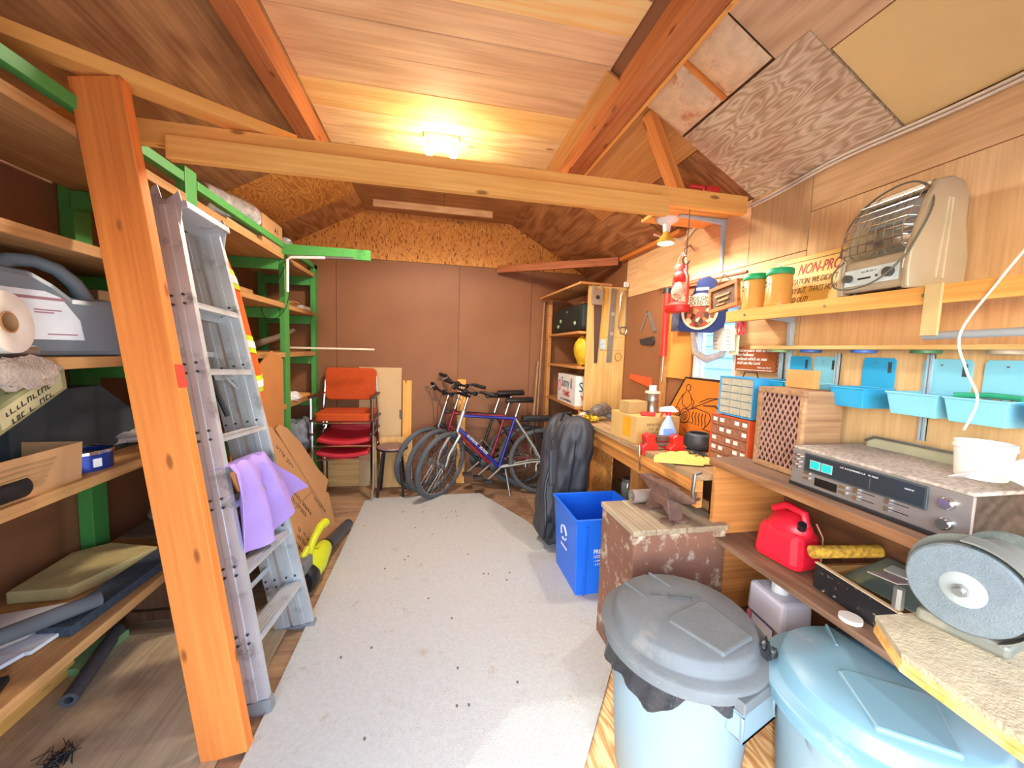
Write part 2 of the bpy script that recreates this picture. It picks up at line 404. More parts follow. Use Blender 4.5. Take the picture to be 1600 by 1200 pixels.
# walls
wl = struct('wall_left', (XL, 2.2, 0), MB().box(-.06, -1.95, -.1, -.012, 2.05, 2.34), HARD)
HARDL = paint('wall_hardboard_left', '845436', .6, var=.12, scale=2)
for y0, y1 in ((.3, 1.5), (1.504, 2.72), (2.724, 3.94), (3.944, 4.17)): slab('wall_panel', wl, HARDL, XL - .012, y0, 0, XL, y1, 2.28, .002)
wb = struct('wall_back', (0, YB, 0), MB().box(-1.7, .012, -.1, 1.7, .06, 2.8), HARD)
for x0, x1 in ((-1.65, -.98), (-.976, .24), (.244, 1.03), (1.034, 1.65)): slab('wall_panel', wb, HARD, x0, YB, 0, x1, YB + .011, 2.33, .002)
OSB = osb_mat('osb', 'e0a055', 'c98438', '8a4f1e')
m = MB(); m.prism([(-1.65, 2.333), (1.62, 2.333), (1.3, 2.51), (.78, 2.8), (-.7, 2.8), (-1.58, 2.335)], -.012, 0, Matrix(((1, 0, 0, 0), (0, 0, -1, 0), (0, 1, 0, 0), (0, 0, 0, 1))))
m.v = [v + Vector((0, YB, 0)) for v in m.v]
part('osb_panel', m, OSB, wb, world=True)
wr = struct('wall_right', (XR, 2.2, 0))
m = MB()
for b in ((.3, -.1, 1.86, 2.36), (1.86, -.1, 2.22, 1.3), (1.86, 1.76, 2.22, 2.36), (2.22, -.1, 4.17, 2.36)): m.box(XR + .012, b[0], b[1], XR + .06, b[2], b[3])
part('sheathing', m, HARD, wr, world=True)
WP = wood('wall_plywood', 'd6a474', 'c08c5e', 'Z', scale=1.6, rings=6, contrast=.45)
WPY = wood('wall_plywood', 'd29e6e', 'ba8658', 'Y', scale=1.6, rings=6, contrast=.45)
for y0, z0, y1, z1, mt in ((3.2, 0, 4.17, 2.3, HARD), (2.5, 0, 3.197, 1.95, HARD), (2.22, 0, 2.497, 1.95, HARD), (1.84, 1.953, 3.197, 2.3, WPY), (1.86, 0, 2.217, 1.3, WPY),
                           (1.86, 1.76, 2.217, 1.95, WPY), (1.5, 0, 1.857, 1.95, WPY), (1.5, 1.953, 1.837, 2.3, WP), (.3, 2.12, 1.497, 2.3, WPY), (.3, 0, 1.497, 2.117, WP)):
    slab('wall_panel', wr, mt, XR, y0, z0, XR + .011, y1, z1, .002)
slab('particle_board_panel', wr, paint('orange_particle_board', 'dc9344', .7, var=.1, scale=4), XR - .014, 2.24, 1.3, XR, 2.5, 1.82)
# front wall with the wide open doorway the camera looks through
wf = struct('wall_front', (0, YF, 0))
m = MB(); m.box(-1.71, YF - .08, -.1, -.95, YF, 2.8); m.box(1.66, YF - .08, -.1, 1.71, YF, 2.8); m.box(-.95, YF - .08, 1.98, 1.66, YF, 2.8)
part('front_boards', m, HARD, wf, world=True)
ev = MB(); ev.box(-1.9, YF - .75, 2.02, 1.9, YF - .06, 2.07); part('added_sky_blocker', ev, HARD, wf, world=True)  # unseen overhang, added to hold back steep sky light near the doorway
# ceiling
zc = 2.8
def zl(x): return zc + .55 * (x + .70)
def zr(x): return zc - .57 * (x - .78)
ce = struct('ceiling', (0, 2.2, zc))
m = MB(); n_ = MB()
m.add([(-1.75, YF - .4, zl(-1.75) + .02), (-.7, YF - .4, zc + .02), (.78, YF - .4, zc + .02), (1.75, YF - .4, zr(1.75) + .02),
       (-1.75, 4.25, zl(-1.75) + .02), (-.7, 4.25, zc + .02), (.78, 4.25, zc + .02), (1.75, 4.25, zr(1.75) + .02)] +
      [(-1.75, YF - .4, zl(-1.75) + .08), (-.7, YF - .4, zc + .08), (.78, YF - .4, zc + .08), (1.75, YF - .4, zr(1.75) + .08),
       (-1.75, 4.25, zl(-1.75) + .08), (-.7, 4.25, zc + .08), (.78, 4.25, zc + .08), (1.75, 4.25, zr(1.75) + .08)],
      [(0, 1, 5, 4), (1, 2, 6, 5), (2, 3, 7, 6), (8, 12, 13, 9), (9, 13, 14, 10), (10, 14, 15, 11), (0, 4, 12, 8), (3, 11, 15, 7), (0, 8, 9, 1), (1, 9, 10, 2), (2, 10, 11, 3), (4, 5, 13, 12), (5, 6, 14, 13), (6, 7, 15, 14)])
part('roof_deck', m, HARD, ce, world=True)
CB = [wood('ceiling_board_gold', 'f6c488', 'e6a862', 'X', rings=5, contrast=.5, knots=True), wood('ceiling_board_pink', 'e6b488', 'cc946a', 'X', rings=4, contrast=.6),
      wood('ceiling_board_pink', 'dfa070', 'c4804c', 'X'), wood('ceiling_board_yellow', 'f0bb78', 'de9f58', 'X', rings=5, contrast=.5), wood('ceiling_board_pale', 'e8c090', 'cf9a62', 'X', rings=5, contrast=.6, knots=True)]
ys = [.3, .62, .95, 1.3, 1.64, 1.81, 2.0, 2.23, 2.47, 2.66, 2.88]
ids = [3, 0, 0, 0, 0, 1, 1, 1, 3, 4, 4]
for i in range(len(ys) - 1): slab('ceiling_board', ce, CB[ids[i + 1]], -.70, ys[i] + .0015, zc - .001 * (i % 2), .80, ys[i + 1] - .0015, zc + .018, .0025)
BRN = wood('ceiling_plywood_brown', 'b97a48', '96582e', 'X', rings=6, contrast=.5, stain='7d4a28')
for x0, x1, y0, y1 in ((-.7, .06, 2.883, 3.86), (.063, .78, 2.883, 3.86), (-.7, .78, 3.863, 4.17)): slab('ceiling_panel', ce, BRN, x0, y0, zc, x1, y1, zc + .018)
def slope(side, x0, x1, y0, y1, mat, name='ceiling_panel', off=0, th=.012):
    f = zl if side < 0 else zr
    p1, p2 = Vector((x0, (y0 + y1) / 2, f(x0) + off)), Vector((x1, (y0 + y1) / 2, f(x1) + off))
    M, L = seg(p1, p2, (0, 1, 0))   # local X down the slope, local Y along the shed
    s = 1 if M.col[2].z > 0 else -1
    o = bpy.data.objects.new(name, mesh_of(name, MB().box(.001, -(y1 - y0) / 2 + .0015, 0 if s > 0 else -th, L - .001, (y1 - y0) / 2 - .0015, th if s > 0 else 0), mat)); put(o, ce, M); return o
CPD = wood('ceiling_plywood_dark', 'b0794c', '855030', 'Y', rings=6, contrast=.6, stain='6f4026')
CPF = wood('ceiling_plywood_figured', 'c98440', 'a35c22', 'Y', scale=2.2, rings=16, contrast=1.0)
slope(-1, -1.65, -.7, .3, 1.5, CPD); slope(-1, -1.65, -.7, 1.503, 2.95, CPD); slope(-1, -1.65, -.7, 2.953, 3.72, CPF); slope(-1, -1.65, -.7, 3.723, 4.17, PLYDK('Y'))
BIG = paint('pale_yellow_panel', 'e8c684', .6, var=.06, scale=3)
ROUGH = wood('whitewashed_rough_plywood', 'd0b094', 'a8805f', 'Y', scale=3.2, rings=14, contrast=1.0, stain='a06848', stain_amt=.4)
slope(1, 1.3, 1.65, .3, 1.16, BIG); slope(1, .98, 1.298, .3, 1.3, PLY('Y')); slope(1, .78, .978, .3, 1.3, PLYDK('Y'))
slope(1, 1.21, 1.65, 1.163, 1.83, ROUGH, off=-.006)
slope(1, 1.3, 1.65, 1.833, 2.6, wood('rough_brown_plywood', '9a6238', '70401f', 'X', scale=2, rings=9))
slope(1, .78, 1.298, 1.833, 2.98, wood('orange_plywood_panel', 'c9864a', 'b06c34', 'Y', rings=4, contrast=.3))
slope(1, .78, 1.65, 2.983, 4.17, PLYDK('Y')); slope(1, 1.3, 1.65, 2.603, 2.98, PLYDK('Y'))
INS = paint('insulation_batt', 'e8c49a', .9, var=.16, scale=14, bump=.8, dirt='cf7f58', dirt_amt=.35, dscale=9)
def puff(x0, x1, y0, y1):
    def f(u, v):
        x = x0 + (x1 - x0) * u; y = y0 + (y1 - y0) * v
        return (x, y, zr(x) - .004 - .03 * min(1, 6 * min(u, 1 - u, v, 1 - v)) * (1 + .5 * noise.noise(Vector((x * 9, y * 9, 0)))))
    part('insulation_batt', MB().sheet(f, 12, 16, .004), INS, ce, world=True)
puff(.98, 1.2, 1.302, 1.52); puff(.98, 1.2, 1.55, 1.83)
slope(1, .98, 1.2, 1.52, 1.55, LUMO('X'), 'batten', off=-.01)
slab('ceiling_beam', ce, wood('red_fir_beam', 'cc7440', 'a0522a', 'Y', rings=3, contrast=.5, knots=True), -.81, .3, zc - .14, -.71, 2.86, zc - .004, .003)
slab('ceiling_beam', ce, wood('red_fir_beam', 'cc7440', 'a0522a', 'Y'), .85, .3, zc - .15, .96, 2.86, zc - .004, .003)
slab('ceiling_beam', ce, LUM('Y'), .965, .9, zc - .15, .985, 2.86, zc - .09, .001)
slab('trim_board', ce, PLY('X'), -.58, 3.84, zc - .06, .53, 3.86, zc, .001)
beam('truss_web', ce, LUMO('X'), (1.22, 1.87, 2.3), (1.03, 1.87, 2.66), .08, .04, (0, 1, 0))
tb = struct('trim_1', (0, 1.84, 2.26))
slab('tie_beam', tb, LUM('X'), -1.62, 1.825, 2.215, 1.61, 1.865, 2.305, .003)
slab('tie_beam', tb, LUM('X'), -1.03, 1.783, 2.15, 1.13, 1.823, 2.238, .003)
beam('brace', tb, LUM('X'), (-.63, 1.95, 2.335), (-1.62, 1.22, 2.335), .09, .045, (0, 1, 0))
slab('nailer', wb, LUMO('Y'), 1.6, 2.4, 2.28, 1.645, 3.26, 2.31)
solo('corner_board', MB().box(0, -.035, -.018, 1.28, .035, .018), wood('red_stained_board', 'b8643a', '8f4322', 'X', contrast=.3), 'reddish brown board bridging the back right corner below the ceiling', 'board',
     seg((.64, 4.13, 2.31), (1.62, 3.3, 2.29), (0, 0, 1))[0], bev=.002)
# light cable along the top of the right wall
cb = MB(); pts = [(1.64, y, 2.285 - .012 * math.sin(y * 4) + .02 * math.cos(y * 9) * .3) for y in [.3 + .08 * i for i in range(26)]]
pts += [(1.63, 2.38, 2.23), (1.5, 2.42, 2.25), (1.36, 2.3, 2.22)]
cb.tube(pts, .006, 6); cb.tube([(p[0] - .004, p[1], p[2] - .016) for p in pts[:20]], .005, 6)
ca = solo('cable', cb, paint('white_cable', 'e9dcc8', .5), 'white electric cable stapled along the top edge of the right wall', 'cable')
# window
wi = struct('window_1', (XR, 2.04, 1.53))
m = MB()
for b in ((1.86, 1.3, 1.885, 1.76), (2.195, 1.3, 2.22, 1.76), (1.885, 1.3, 2.195, 1.325), (1.885, 1.735, 2.195, 1.76)): m.box(XR - .005, b[0], b[1], XR + .06, b[2], b[3])
part('frame', m, WHITE, wi, world=True)
gl, t_, b_ = newmat('window_glass'); b_.inputs['Transmission Weight'].default_value = 1; b_.inputs['Roughness'].default_value = .02; b_.inputs['IOR'].default_value = 1.45; b_.inputs['Base Color'].default_value = (.93, .97, 1, 1)
part('pane', MB().box(XR + .03, 1.885, 1.325, XR + .034, 2.195, 1.735), gl, wi, world=True)
# the house next door seen through it
nb = struct('trim_2', (4.2, 3, 0)); SID = paint('pale_blue_siding', '78b0e0', .6, var=.03)
for k in range(18):
    z0 = .1 + k * .17; part('siding_board', MB().add([(4.2, -1, z0), (4.2, 9, z0), (4.2, 9, z0 + .18), (4.2, -1, z0 + .18), (4.17, -1, z0), (4.17, 9, z0)], [(4, 5, 2, 3), (0, 4, 3), (1, 2, 5), (0, 1, 5, 4), (0, 3, 2, 1)]), SID, nb, world=True)

# floor covering
rug = MB(); rug.prism([(-.634, .35), (.3, .35), (.5, 1.1), (.84, 1.55), (1.05, 2.2), (.78, 3.09), (.46, 3.76), (-.56, 3.74), (-.625, 3.68)], .001, .013)
RUG = paint('off_white_carpet', 'c6c8c3', .95, var=.06, scale=60, bump=.5, dirt='b8afa0', dirt_amt=.12, dscale=9, spec=.1)
solo('carpet_remnant', rug, RUG, 'off-white carpet remnant with cut corners covering the middle of the floor', 'carpet')
rnd = random.Random(3)
for i in range(26):
    x, y = rnd.uniform(-.55, .5), rnd.uniform(1.3, 3.5)
    if i == 0: sp = MB()
    sp.ball((x, y, .014), (.006, .009, .003), 6)
solo('dirt_crumbs', sp, paint('dirt', '6f675c', .9), 'dark crumbs of dirt scattered on the off-white carpet', 'dirt', stuff=True)

# ---------------------------------------------------------------- lamps
def bulb_glass(): return emis('lit_bulb', 'ffd98a', 30)
t = thing('ceiling_lamp', 'twin bare bulb light glowing on the ceiling above the tie beam', 'lamp', (.02, 2.62, zc - .001))
part('base', MB().box(-.11, -.03, -.03, .11, .03, 0), WHITE, t, bev=.004)
for s in (-1, 1):
    part('socket', MB().cyl((s * .075, 0, -.03), (s * .075, 0, -.06), .02), WHITE, t)
    part('bulb', MB().ball((s * .075, 0, -.095), (.028, .028, .036)), bulb_glass(), t)
bulb_light((.02, 2.62, zc - .14), 30, .10)
_d = bpy.data.lights.new('bulb_glow', 'POINT'); _d.energy = 3.5; _d.shadow_soft_size = .1; _d.color = (1, .85, .62); _o = bpy.data.objects.new('bulb_glow', _d); COL.objects.link(_o); _o.location = (.02, 2.62, zc - .2)
t = thing('reflector_lamp', 'lit yellow reflector bulb hanging under a white round base near the right wall', 'lamp', (1.33, 2.12, 2.255))
part('base', MB().lathe([(.03, -.03), (.062, -.012), (.066, -.004), (.066, 0)], 20), WHITE, t)
part('socket', MB().lathe([(.02, -.075), (.024, -.03)], 16), WHITE, t)
part('bulb', MB().lathe([(.018, -.075), (.02, -.085), (.048, -.125), (.05, -.132), (.046, -.14)], 20), paint('amber_glass', 'd9b44a', .1), t)
part('lens', MB().lathe([(.046, -.14), (.03, -.146), (0.0001, -.149)], 20, cap=False), emis('lens_glow', 'fff0b0', 12), t)
bulb_light((1.33, 2.12, 2.09), 12, .05)
solo('lamp_shelf_board', MB().box(1.22, 1.98, 2.256, 1.645, 2.22, 2.275), LUM('X'), 'short pine board under the ceiling carrying the reflector bulb', 'board', (1.4, 2.1, 2.256), world=True, bev=.002)
BRK = paint('pale_blue_grey_bracket', 'a9bcc8', .45)
def bracket(name, label, y, ztop, dx, dz):
    m = MB(); x = XR
    m.prism([(x, ztop), (x - dx, ztop), (x - dx, ztop - .01), (x - .026, ztop - .030), (x - .006, ztop - dz), (x, ztop - dz)], -.011, .011, Matrix(((1, 0, 0, 0), (0, 0, -1, y), (0, 1, 0, 0), (0, 0, 0, 1))))
    solo(name, m, BRK, label, 'bracket', (x, y, ztop), world=True, bev=.003)
bracket('shelf_bracket', 'pale blue grey shelf bracket under the short board beside the lit reflector bulb', 2.03, 2.254, .3, .3)
hk = MB(); hk.tube([(1.28, 1.84, 2.21), (1.285, 1.85, 2.0), (1.285, 1.85, 1.98)], .0025, 5)
hk.tube(circ((1.285, 1.85, 1.955), .02, 10, 'y', PI / 2, 2 * PI, True), .003, 5)
solo('wire_hook', hk, paint('dark_wire', '4a3a30', .5, .5), 'thin dark wire hook dangling from the tie beam near the reflector bulb', 'hook')
sc_ = MB(); sc_.box(-.04, -.015, 0, .04, .02, .03); sc_.cyl((-.05, 0, .02), (-.12, .02, .03), .012)
solo('clamp_light', sc_, RED, 'small red plastic clip resting on the right end of the tie beam', 'clip', (1.4, 1.84, 2.306), bev=.004)

# ---------------------------------------------------------------- left side: green shelving
FX = -1.15
t = thing('shelving_unit', 'green framed lumber shelving with brown shelf boards along the left wall', 'shelving', (-1.4, 2.3, 0))
LV = [.43, .975, 1.385, 1.765, 2.135]
for y in (.62, 2.17, 3.36, 4.12):
    slab('post', t, GREEN, FX - .04, y - .045, 0, FX, y + .045, 2.26 if y == 2.17 else 2.225, .003)
    slab('post', t, GREEN, XL + .002, y - .045, 0, XL + .06, y + .045, 2.22, .003)
for y0, y1 in ((.35, 2.12), (2.22, 3.31), (3.41, 4.165)): slab('top_rail', t, GREEN, FX - .038, y0, 2.185, FX, y1, 2.228, .002)
SB = SHELF('Y')
for k, z in enumerate(LV):
    for y0, y1 in ((.4, 2.17), (2.172, 3.36), (3.362, 4.165)):
        slab('shelf_board', t, SB, XL + .062, y0, z - .038, FX - .042 if k > 9 else FX - .001, y1, z, .002)
    for y in (2.17, 3.36, 4.12): slab('rail', t, GREEN, XL + .06, y - .06, z - .118, FX - .041, y - .02, z - .04, .002)
slab('header_board', t, GREEN, FX - .04, 3.31, 2.135, -.52, 3.345, 2.215, .002)
part('metal_pipe', MB().cyl((-1.12, 3.3, 2.12), (-.64, 3.3, 2.14), .012), STEEL, t, world=True)
tp = MB(); tp.tube([(-.85, 3.28, 2.125), (-1.09, 3.28, 2.11), (-1.115, 3.28, 2.09), (-1.12, 3.285, 1.85)], .011, 8)
part('white_pipe', tp, WHITE, t, world=True)
solo('loose_stake', MB().box(0, -.008, -.006, .75, .008, .006), paint('pale_stake', 'dccfb8', .6), 'thin pale stick poking out past the rear end of the green shelving', 'stick', seg((-1.3, 3.7, 1.42), (-.66, 3.75, 1.425))[0], bev=.001)
cw = MB(); cw.tube(smooth([(-1.13, 3.29, 2.05), (-1.22, 3.3, 1.88), (-1.3, 3.28, 1.72), (-1.24, 3.27, 1.62), (-1.14, 3.29, 1.72), (-1.1, 3.29, 1.9)]), .0025, 5)
solo('thin_wire', cw, BLACK, 'thin black wire looped around the middle green post', 'wire')

# leaning orange plank
M, L = seg((-.70, 1.41, .0), (-1.105, 1.60, 2.30), (1, .0, .35)); 
P_ = solo('leaning_plank', MB().box(0, -.075, -.022, L, .075, .022), wood('orange_plank', 'e87a30', 'd06222', 'X', rings=2.5, contrast=.35, knots=True), 'long orange fir plank leaning in front of the green shelving and the stepladder', 'plank', M, bev=.003)
redm = paint('red_crayon', 'd8452c', .8); marks(P_ if False else bpy.data.objects['leaning_plank'], Matrix.Translation((.10, .035, .0222)) @ Matrix.Rotation(0, 4, 'Z'), 1, .14, .03, redm, 6, 'red_mark')
part('paint_mark', MB().box(1.30, .055, .0215, 1.38, .076, .0235).box(1.30, .0745, -.022, 1.38, .0762, .02), redm, P_)

# step ladders (folded, leaning against the shelving)
def ladder(name, label, foot, top, n, wid0=.50, wid1=.36, foot2=None, top2=None, spread=.16):
    """local X runs up the ladder, local Y across it, local Z out of its face"""
    a, b = Vector(foot), Vector(top); M, L = seg(a, b, Vector(foot2) - a); t = thing(name, label, 'ladder', M)
    def rail(s0, s1, z0, z1, name='side_rail', d=.098, th=.026):
        Mr, Lr = seg((0, s0, z0), (L, s1, z1), (0, 1, 0)); m = MB()
        m.box(0, -th / 2, -d / 2, Lr, th / 2, -d / 2 + .008); m.box(0, -th / 2, d / 2 - .008, Lr, th / 2, d / 2); m.box(0, -th / 2, -d / 2, Lr, -th / 2 + .005, d / 2)
        m.box(0, -th / 2 - .004, -.012, Lr, -th / 2 + .002, .012)
        r = part(name, m, ALU, t, M=Mr, bev=.001); f = MB().box(-.004, -th / 2 - .008, -d / 2 - .006, .05, th / 2 + .004, d / 2 + .006)
        o = bpy.data.objects.new('foot', mesh_of('foot', f, paint('foot_rubber', '8b8d8c', .7))); put(o, r, W[t.name] @ Mr)
        rv = MB()
        for k in range(n):
            xx = .28 + k * (L - .4) / n
            for q in (0, .035): rv.cyl((xx + q, -th / 2 - .001, -.02), (xx + q, -th / 2 - .008, -.02), .005, n=6); rv.cyl((xx + q, -th / 2 - .001, .022), (xx + q, -th / 2 - .008, .022), .005, n=6)
        o = bpy.data.objects.new('rivets', mesh_of('rivets', rv, paint('dark_rivet', '4a4d50', .5, .5))); put(o, r, W[t.name] @ Mr); o['kind'] = 'stuff'
        return r
    rail(0, (wid0 - wid1) / 2, 0, 0); rail(wid0, (wid0 + wid1) / 2, 0, 0)
    rail(.03, (wid0 - wid1) / 2 + .02, .095, .085, 'back_rail', .075, .02); rail(wid0 - .0, (wid0 + wid1) / 2 - .0, .10, .095, 'back_rail', .075, .02)
    for k in range(n):
        x = .28 + k * (L - .4) / n; f = x / L; y0 = (wid0 - wid1) / 2 * f + .012; y1 = wid0 - y0
        m = MB(); m.box(-.004, y0, -.045, .004, y1, .045); m.box(-.03, y0, .037, .004, y1, .045); m.box(-.02, y0, -.045, .0, y1, -.039)
        for q in (-.025, -.008, .009, .026): m.box(.004, y0, q, .0055, y1, q + .006)
        part('step', m, ALU, t, M=Matrix.Translation((x, 0, 0)) @ Matrix.Rotation(-.0, 4, 'Y'))
        if k % 2 == 0:
            m = MB(); m.box(-.012, y0 + .01, .094, .012, y1 - .0, .1); part('back_brace', m, ALU, t, M=Matrix.Translation((x + .1, 0, 0)))
            for s in (y0, y1):
                q = .09 if s == y0 else -.09; m = MB(); m.tube([(x - .075, s, .03), (x - .01, s + q, .03)], .006, 6); part('step_brace', m, ALU, t)
    m = MB(); m.box(L - .02, (wid0 - wid1) / 2 - .01, -.09, L + .01, (wid0 + wid1) / 2 + .01, .05)
    part('top_cap', m, ALU, t, bev=.004)
    for s in (0, 1):
        yy = (wid0 - wid1) / 2 - .012 if s == 0 else (wid0 + wid1) / 2 + .008
        m = MB(); m.prism([(L - .12, -.05), (L + .01, -.05), (L + .075, -.02), (L + .08, .0), (L + .03, .005), (L + .02, .02), (L + .035, .05), (L + .05, .07), (L - .0, .075), (L - .12, .04)], yy, yy + .004, Matrix(((1, 0, 0, 0), (0, 0, 1, 0), (0, -1, 0, 0), (0, 0, 0, 1))))
        part('top_hook', m, ALU, t)
    return t
ladder('step_ladder', 'folded aluminium stepladder leaning behind the orange plank, lilac cloth on a step', (-.66, 1.56, .0), (-1.06, 1.70, 1.98), 6, .48, .27, (-.64, 2.06, 0))
sp_ = MB(); sp_.tube([(-1.02, 1.84, 1.66), (-1.0, 1.86, 1.5), (-.93, 1.87, 1.25), (-.88, 1.86, 1.13)], .011, 8)
solo('black_strap', sp_, BLACK, 'black strap hanging down between the rails of the stepladder', 'strap')
# lilac cloth over a step
def clothf(u, v):
    # u along the step, v over the edge and down
    base = Vector((-.80, 1.66, .93)) + Vector((.02, .30, -.015)) * u
    if v < .25: p = base + Vector((-.06 + .24 * v / .25 * .35, 0, .012 + .02 * math.sin(v * 4 * PI / 2)))
    else:
        q = (v - .25) / .75; p = base + Vector((.03 + .03 * q, (u - .3) * .35 * q + .10 * q, -.36 * q - .06 * q * (1 - abs(u - .5) * 2) + .1 * q * u))
    w_ = min(1, v * 2); return p + Vector((.030 * math.sin(u * 17 + v * 3) * w_ * (.3 + v * .7), .016 * math.sin(u * 10 + v * 6) * w_, .006 * math.sin(u * 23)))
solo('lilac_cloth', MB().sheet(clothf, 40, 24, .003), paint('lilac_fabric', 'b79ae6', .85, var=.05, bump=.1), 'lilac cloth draped over a step of the stepladder', 'cloth')
# hi-vis jacket hanging behind the second ladder
HV = paint('hi_vis_orange_fabric', 'f0641c', .75, var=.08)
def jack(u, v):
    y0 = 2.21 + .04 * v; y1 = 2.24 + .42 * min(1, v * 1.6) + .1 * v
    y = y0 + (y1 - y0) * u; x = -1.11 + .04 * math.sin(u * 9 + v) * min(1, 4 * v) + .02 * v
    return (x, y, 2.08 - 1.30 * v - .06 * math.sin(u * 3) * v)
jk = thing('hi_vis_jacket', 'orange high-visibility jacket with yellow and white bands hanging behind the stepladder', 'jacket', (-1.1, 2.3, 2.08))
part('shell', MB().sheet(jack, 16, 40, .006), HV, jk, world=True)
def strip(u0, u1, v0, v1, slant, off, mat, name):
    def f(a, b):
        u = u0 + (u1 - u0) * a; v = v0 + (v1 - v0) * b + slant * (a)
        p = Vector(jack(u, v)); return (p.x + off, p.y - .0005, p.z)
    part(name, MB().sheet(f, 12, 3, .003), mat, jk, world=True)
YEL = paint('fluorescent_yellow_tape', 'cbe32c', .5); REF = paint('reflective_tape', 'f2f4f6', .3)
for v in (.10, .36, .60): strip(0, 1, v, v + .075, .10 if v < .5 else .02, .007, YEL, 'yellow_band'); strip(0, 1, v + .022, v + .053, .10 if v < .5 else .02, .010, REF, 'reflective_band')
# top shelf, middle bay
FOIL = paint('crinkled_foil', 'd8d8d6', .25, .9, var=.3, scale=30, bump=1)
def duct(name, label, pts, r):
    m = MB(); P = []; R_ = []
    for i in range(len(pts) - 1):
        a, b = Vector(pts[i]), Vector(pts[i + 1])
        for k in range(8): P.append(a.lerp(b, k / 8)); R_.append(r * (1 + .10 * (k % 2)))
    m.tube(P, R_, 16); solo(name, m, FOIL, label, 'duct')
duct('foil_duct', 'crinkled foil duct on top of the green shelving, nearer piece', [(-1.34, 2.58, 2.275), (-1.25, 2.86, 2.28), (-1.24, 2.95, 2.275)], .085)
duct('foil_duct', 'crinkled foil duct end poking out by the cardboard box on top of the green shelving', [(-1.24, 3.55, 2.23), (-1.15, 3.36, 2.225)], .05)
m = MB(); m.box(-1.40, 2.98, 2.136, -1.165, 3.33, 2.335); bx = solo('cardboard_box', m, CARD, 'closed cardboard box on top of the green shelving between two foil ducts', 'box', (-1.3, 3.1, 2.136), world=True, bev=.003)
text(bx, 'A L', .05, frame((-1.163, 3.18, 2.26), (0, 1, 0), (0, 0, 1)), INK, world=True)
m = MB(); m.box(-1.4, 2.55, 2.136, -1.18, 2.93, 2.165); solo('flat_carton', m, paint('tan_carton', 'a8905c', .8), 'flat tan printed carton lying under the nearer foil duct', 'carton', (-1.3, 2.7, 2.136), world=True)
solo('grey_tape_roll', MB().lathe([(.02, -.03), (.06, -.03), (.06, .03), (.02, .03), (.02, -.03)], 24, cap=False), paint('grey_tape', '9a9ea0', .5), 'grey roll standing at the left edge of the shelf above the jug', 'roll', Matrix.Translation((-1.21, 1.285, 1.827)) @ Matrix.Rotation(PI / 2, 4, 'Y'))
# ---- nearest bay, shelf three (z 1.385)
z = 1.385
JG = paint('grey_jug_plastic', '68727c', .35, var=.04)
t = thing('oil_jug', 'large grey plastic jug with a white label on the left shelf', 'jug', frame((-1.36, 1.18, z), (.25, 1, 0), (-1, .25, 0)))
# side profile in (along, up)
pr = [(.0, .0), (.555, 0), (.57, .03), (.565, .13), (.52, .2), (.49, .27), (.42, .31), (.31, .325), (.25, .315), (.2, .27), (.0, .27)]
outer = [(.02, .0), (.565, 0), (.578, .02), (.578, .09), (.555, .15), (.53, .22), (.51, .26), (.45, .30), (.36, .315), (.28, .30), (.26, .285)]
inner = [(.33, .285), (.38, .288), (.43, .27), (.47, .235), (.46, .205), (.42, .20), (.37, .24), (.335, .265)]
XZ = Matrix(((1, 0, 0, 0), (0, 0, -1, 0), (0, 1, 0, 0), (0, 0, 0, 1)))
body = [(.0, 0), (.565, 0), (.578, .02), (.578, .09), (.555, .15), (.535, .205), (.46, .195), (.41, .195), (.36, .235), (.31, .262), (.22, .268), (.1, .265), (0, .26)]
m = MB(); m.prism(body, -.085, .085, XZ); b1 = part('body', m, JG, t, bev=.02)
hd = MB(); hd.tube([(.27, 0, .262), (.31, 0, .295), (.37, 0, .305), (.43, 0, .29), (.48, 0, .25), (.505, 0, .2), (.52, 0, .17)], [.02, .022, .021, .022, .024, .028, .024], 10); part('handle', hd, JG, t)
part('cap', MB().cyl((.12, 0, .26), (.12, 0, .305), .032), paint('dark_cap', '33373c', .4), t)
lb = MB(); lb.prism([(.15, .055), (.43, .055), (.42, .12), (.37, .19), (.33, .205), (.15, .205)], .0862, .0875, XZ); lb = part('label', lb, paint('label_white', 'd2d6dc', .5), t)
lb2 = MB(); lb2.prism([(.15, .178), (.385, .178), (.38, .187), (.15, .187)], .0874, .0882, XZ)
for (a, b_, q) in ((.3, .37, .145), (.3, .35, .137), (.25, .28, .152), (.33, .41, .07)): lb2.prism([(a, q), (b_, q), (b_, q + .004), (a, q + .004)], .0874, .0882, XZ)
o_ = bpy.data.objects.new('print', mesh_of('print', lb2, paint('faded_print', '9a6a76', .6))); put(o_, lb, W[t.name])
t = thing('paper_roll', 'white roll of tape seen end-on in front of the grey jug', 'roll', frame((-1.2, 1.30, z + .095), (1, .2, .1), (0, 0, 1)))
ro = MB(); Z2X = Matrix(((0, 0, 1, 0), (0, 1, 0, 0), (-1, 0, 0, 0), (0, 0, 0, 1)))
ro.lathe([(.03, -.06), (.085, -.06), (.088, 0), (.085, .06), (.055, .062), (.03, .055), (.028, -.06)], 28, Z2X, cap=False); part('roll', ro, paint('roll_white', 'e6e1d4', .6), t)
part('core', MB().lathe([(.026, -.05), (.03, -.05), (.03, .058), (.026, .058), (.026, -.05)], 20, Z2X, cap=False), CARD, t)
solo('metal_tube', MB().lathe([(.0, 0), (.018, 0), (.018, .3), (.014, .3), (.014, .02)], 14), STEEL, 'short dull metal tube lying at the front edge of the shelf below the white roll', 'tube', Matrix.Translation((-1.17, 1.10, z + .02)) @ Matrix.Rotation(-PI / 2, 4, 'X'))
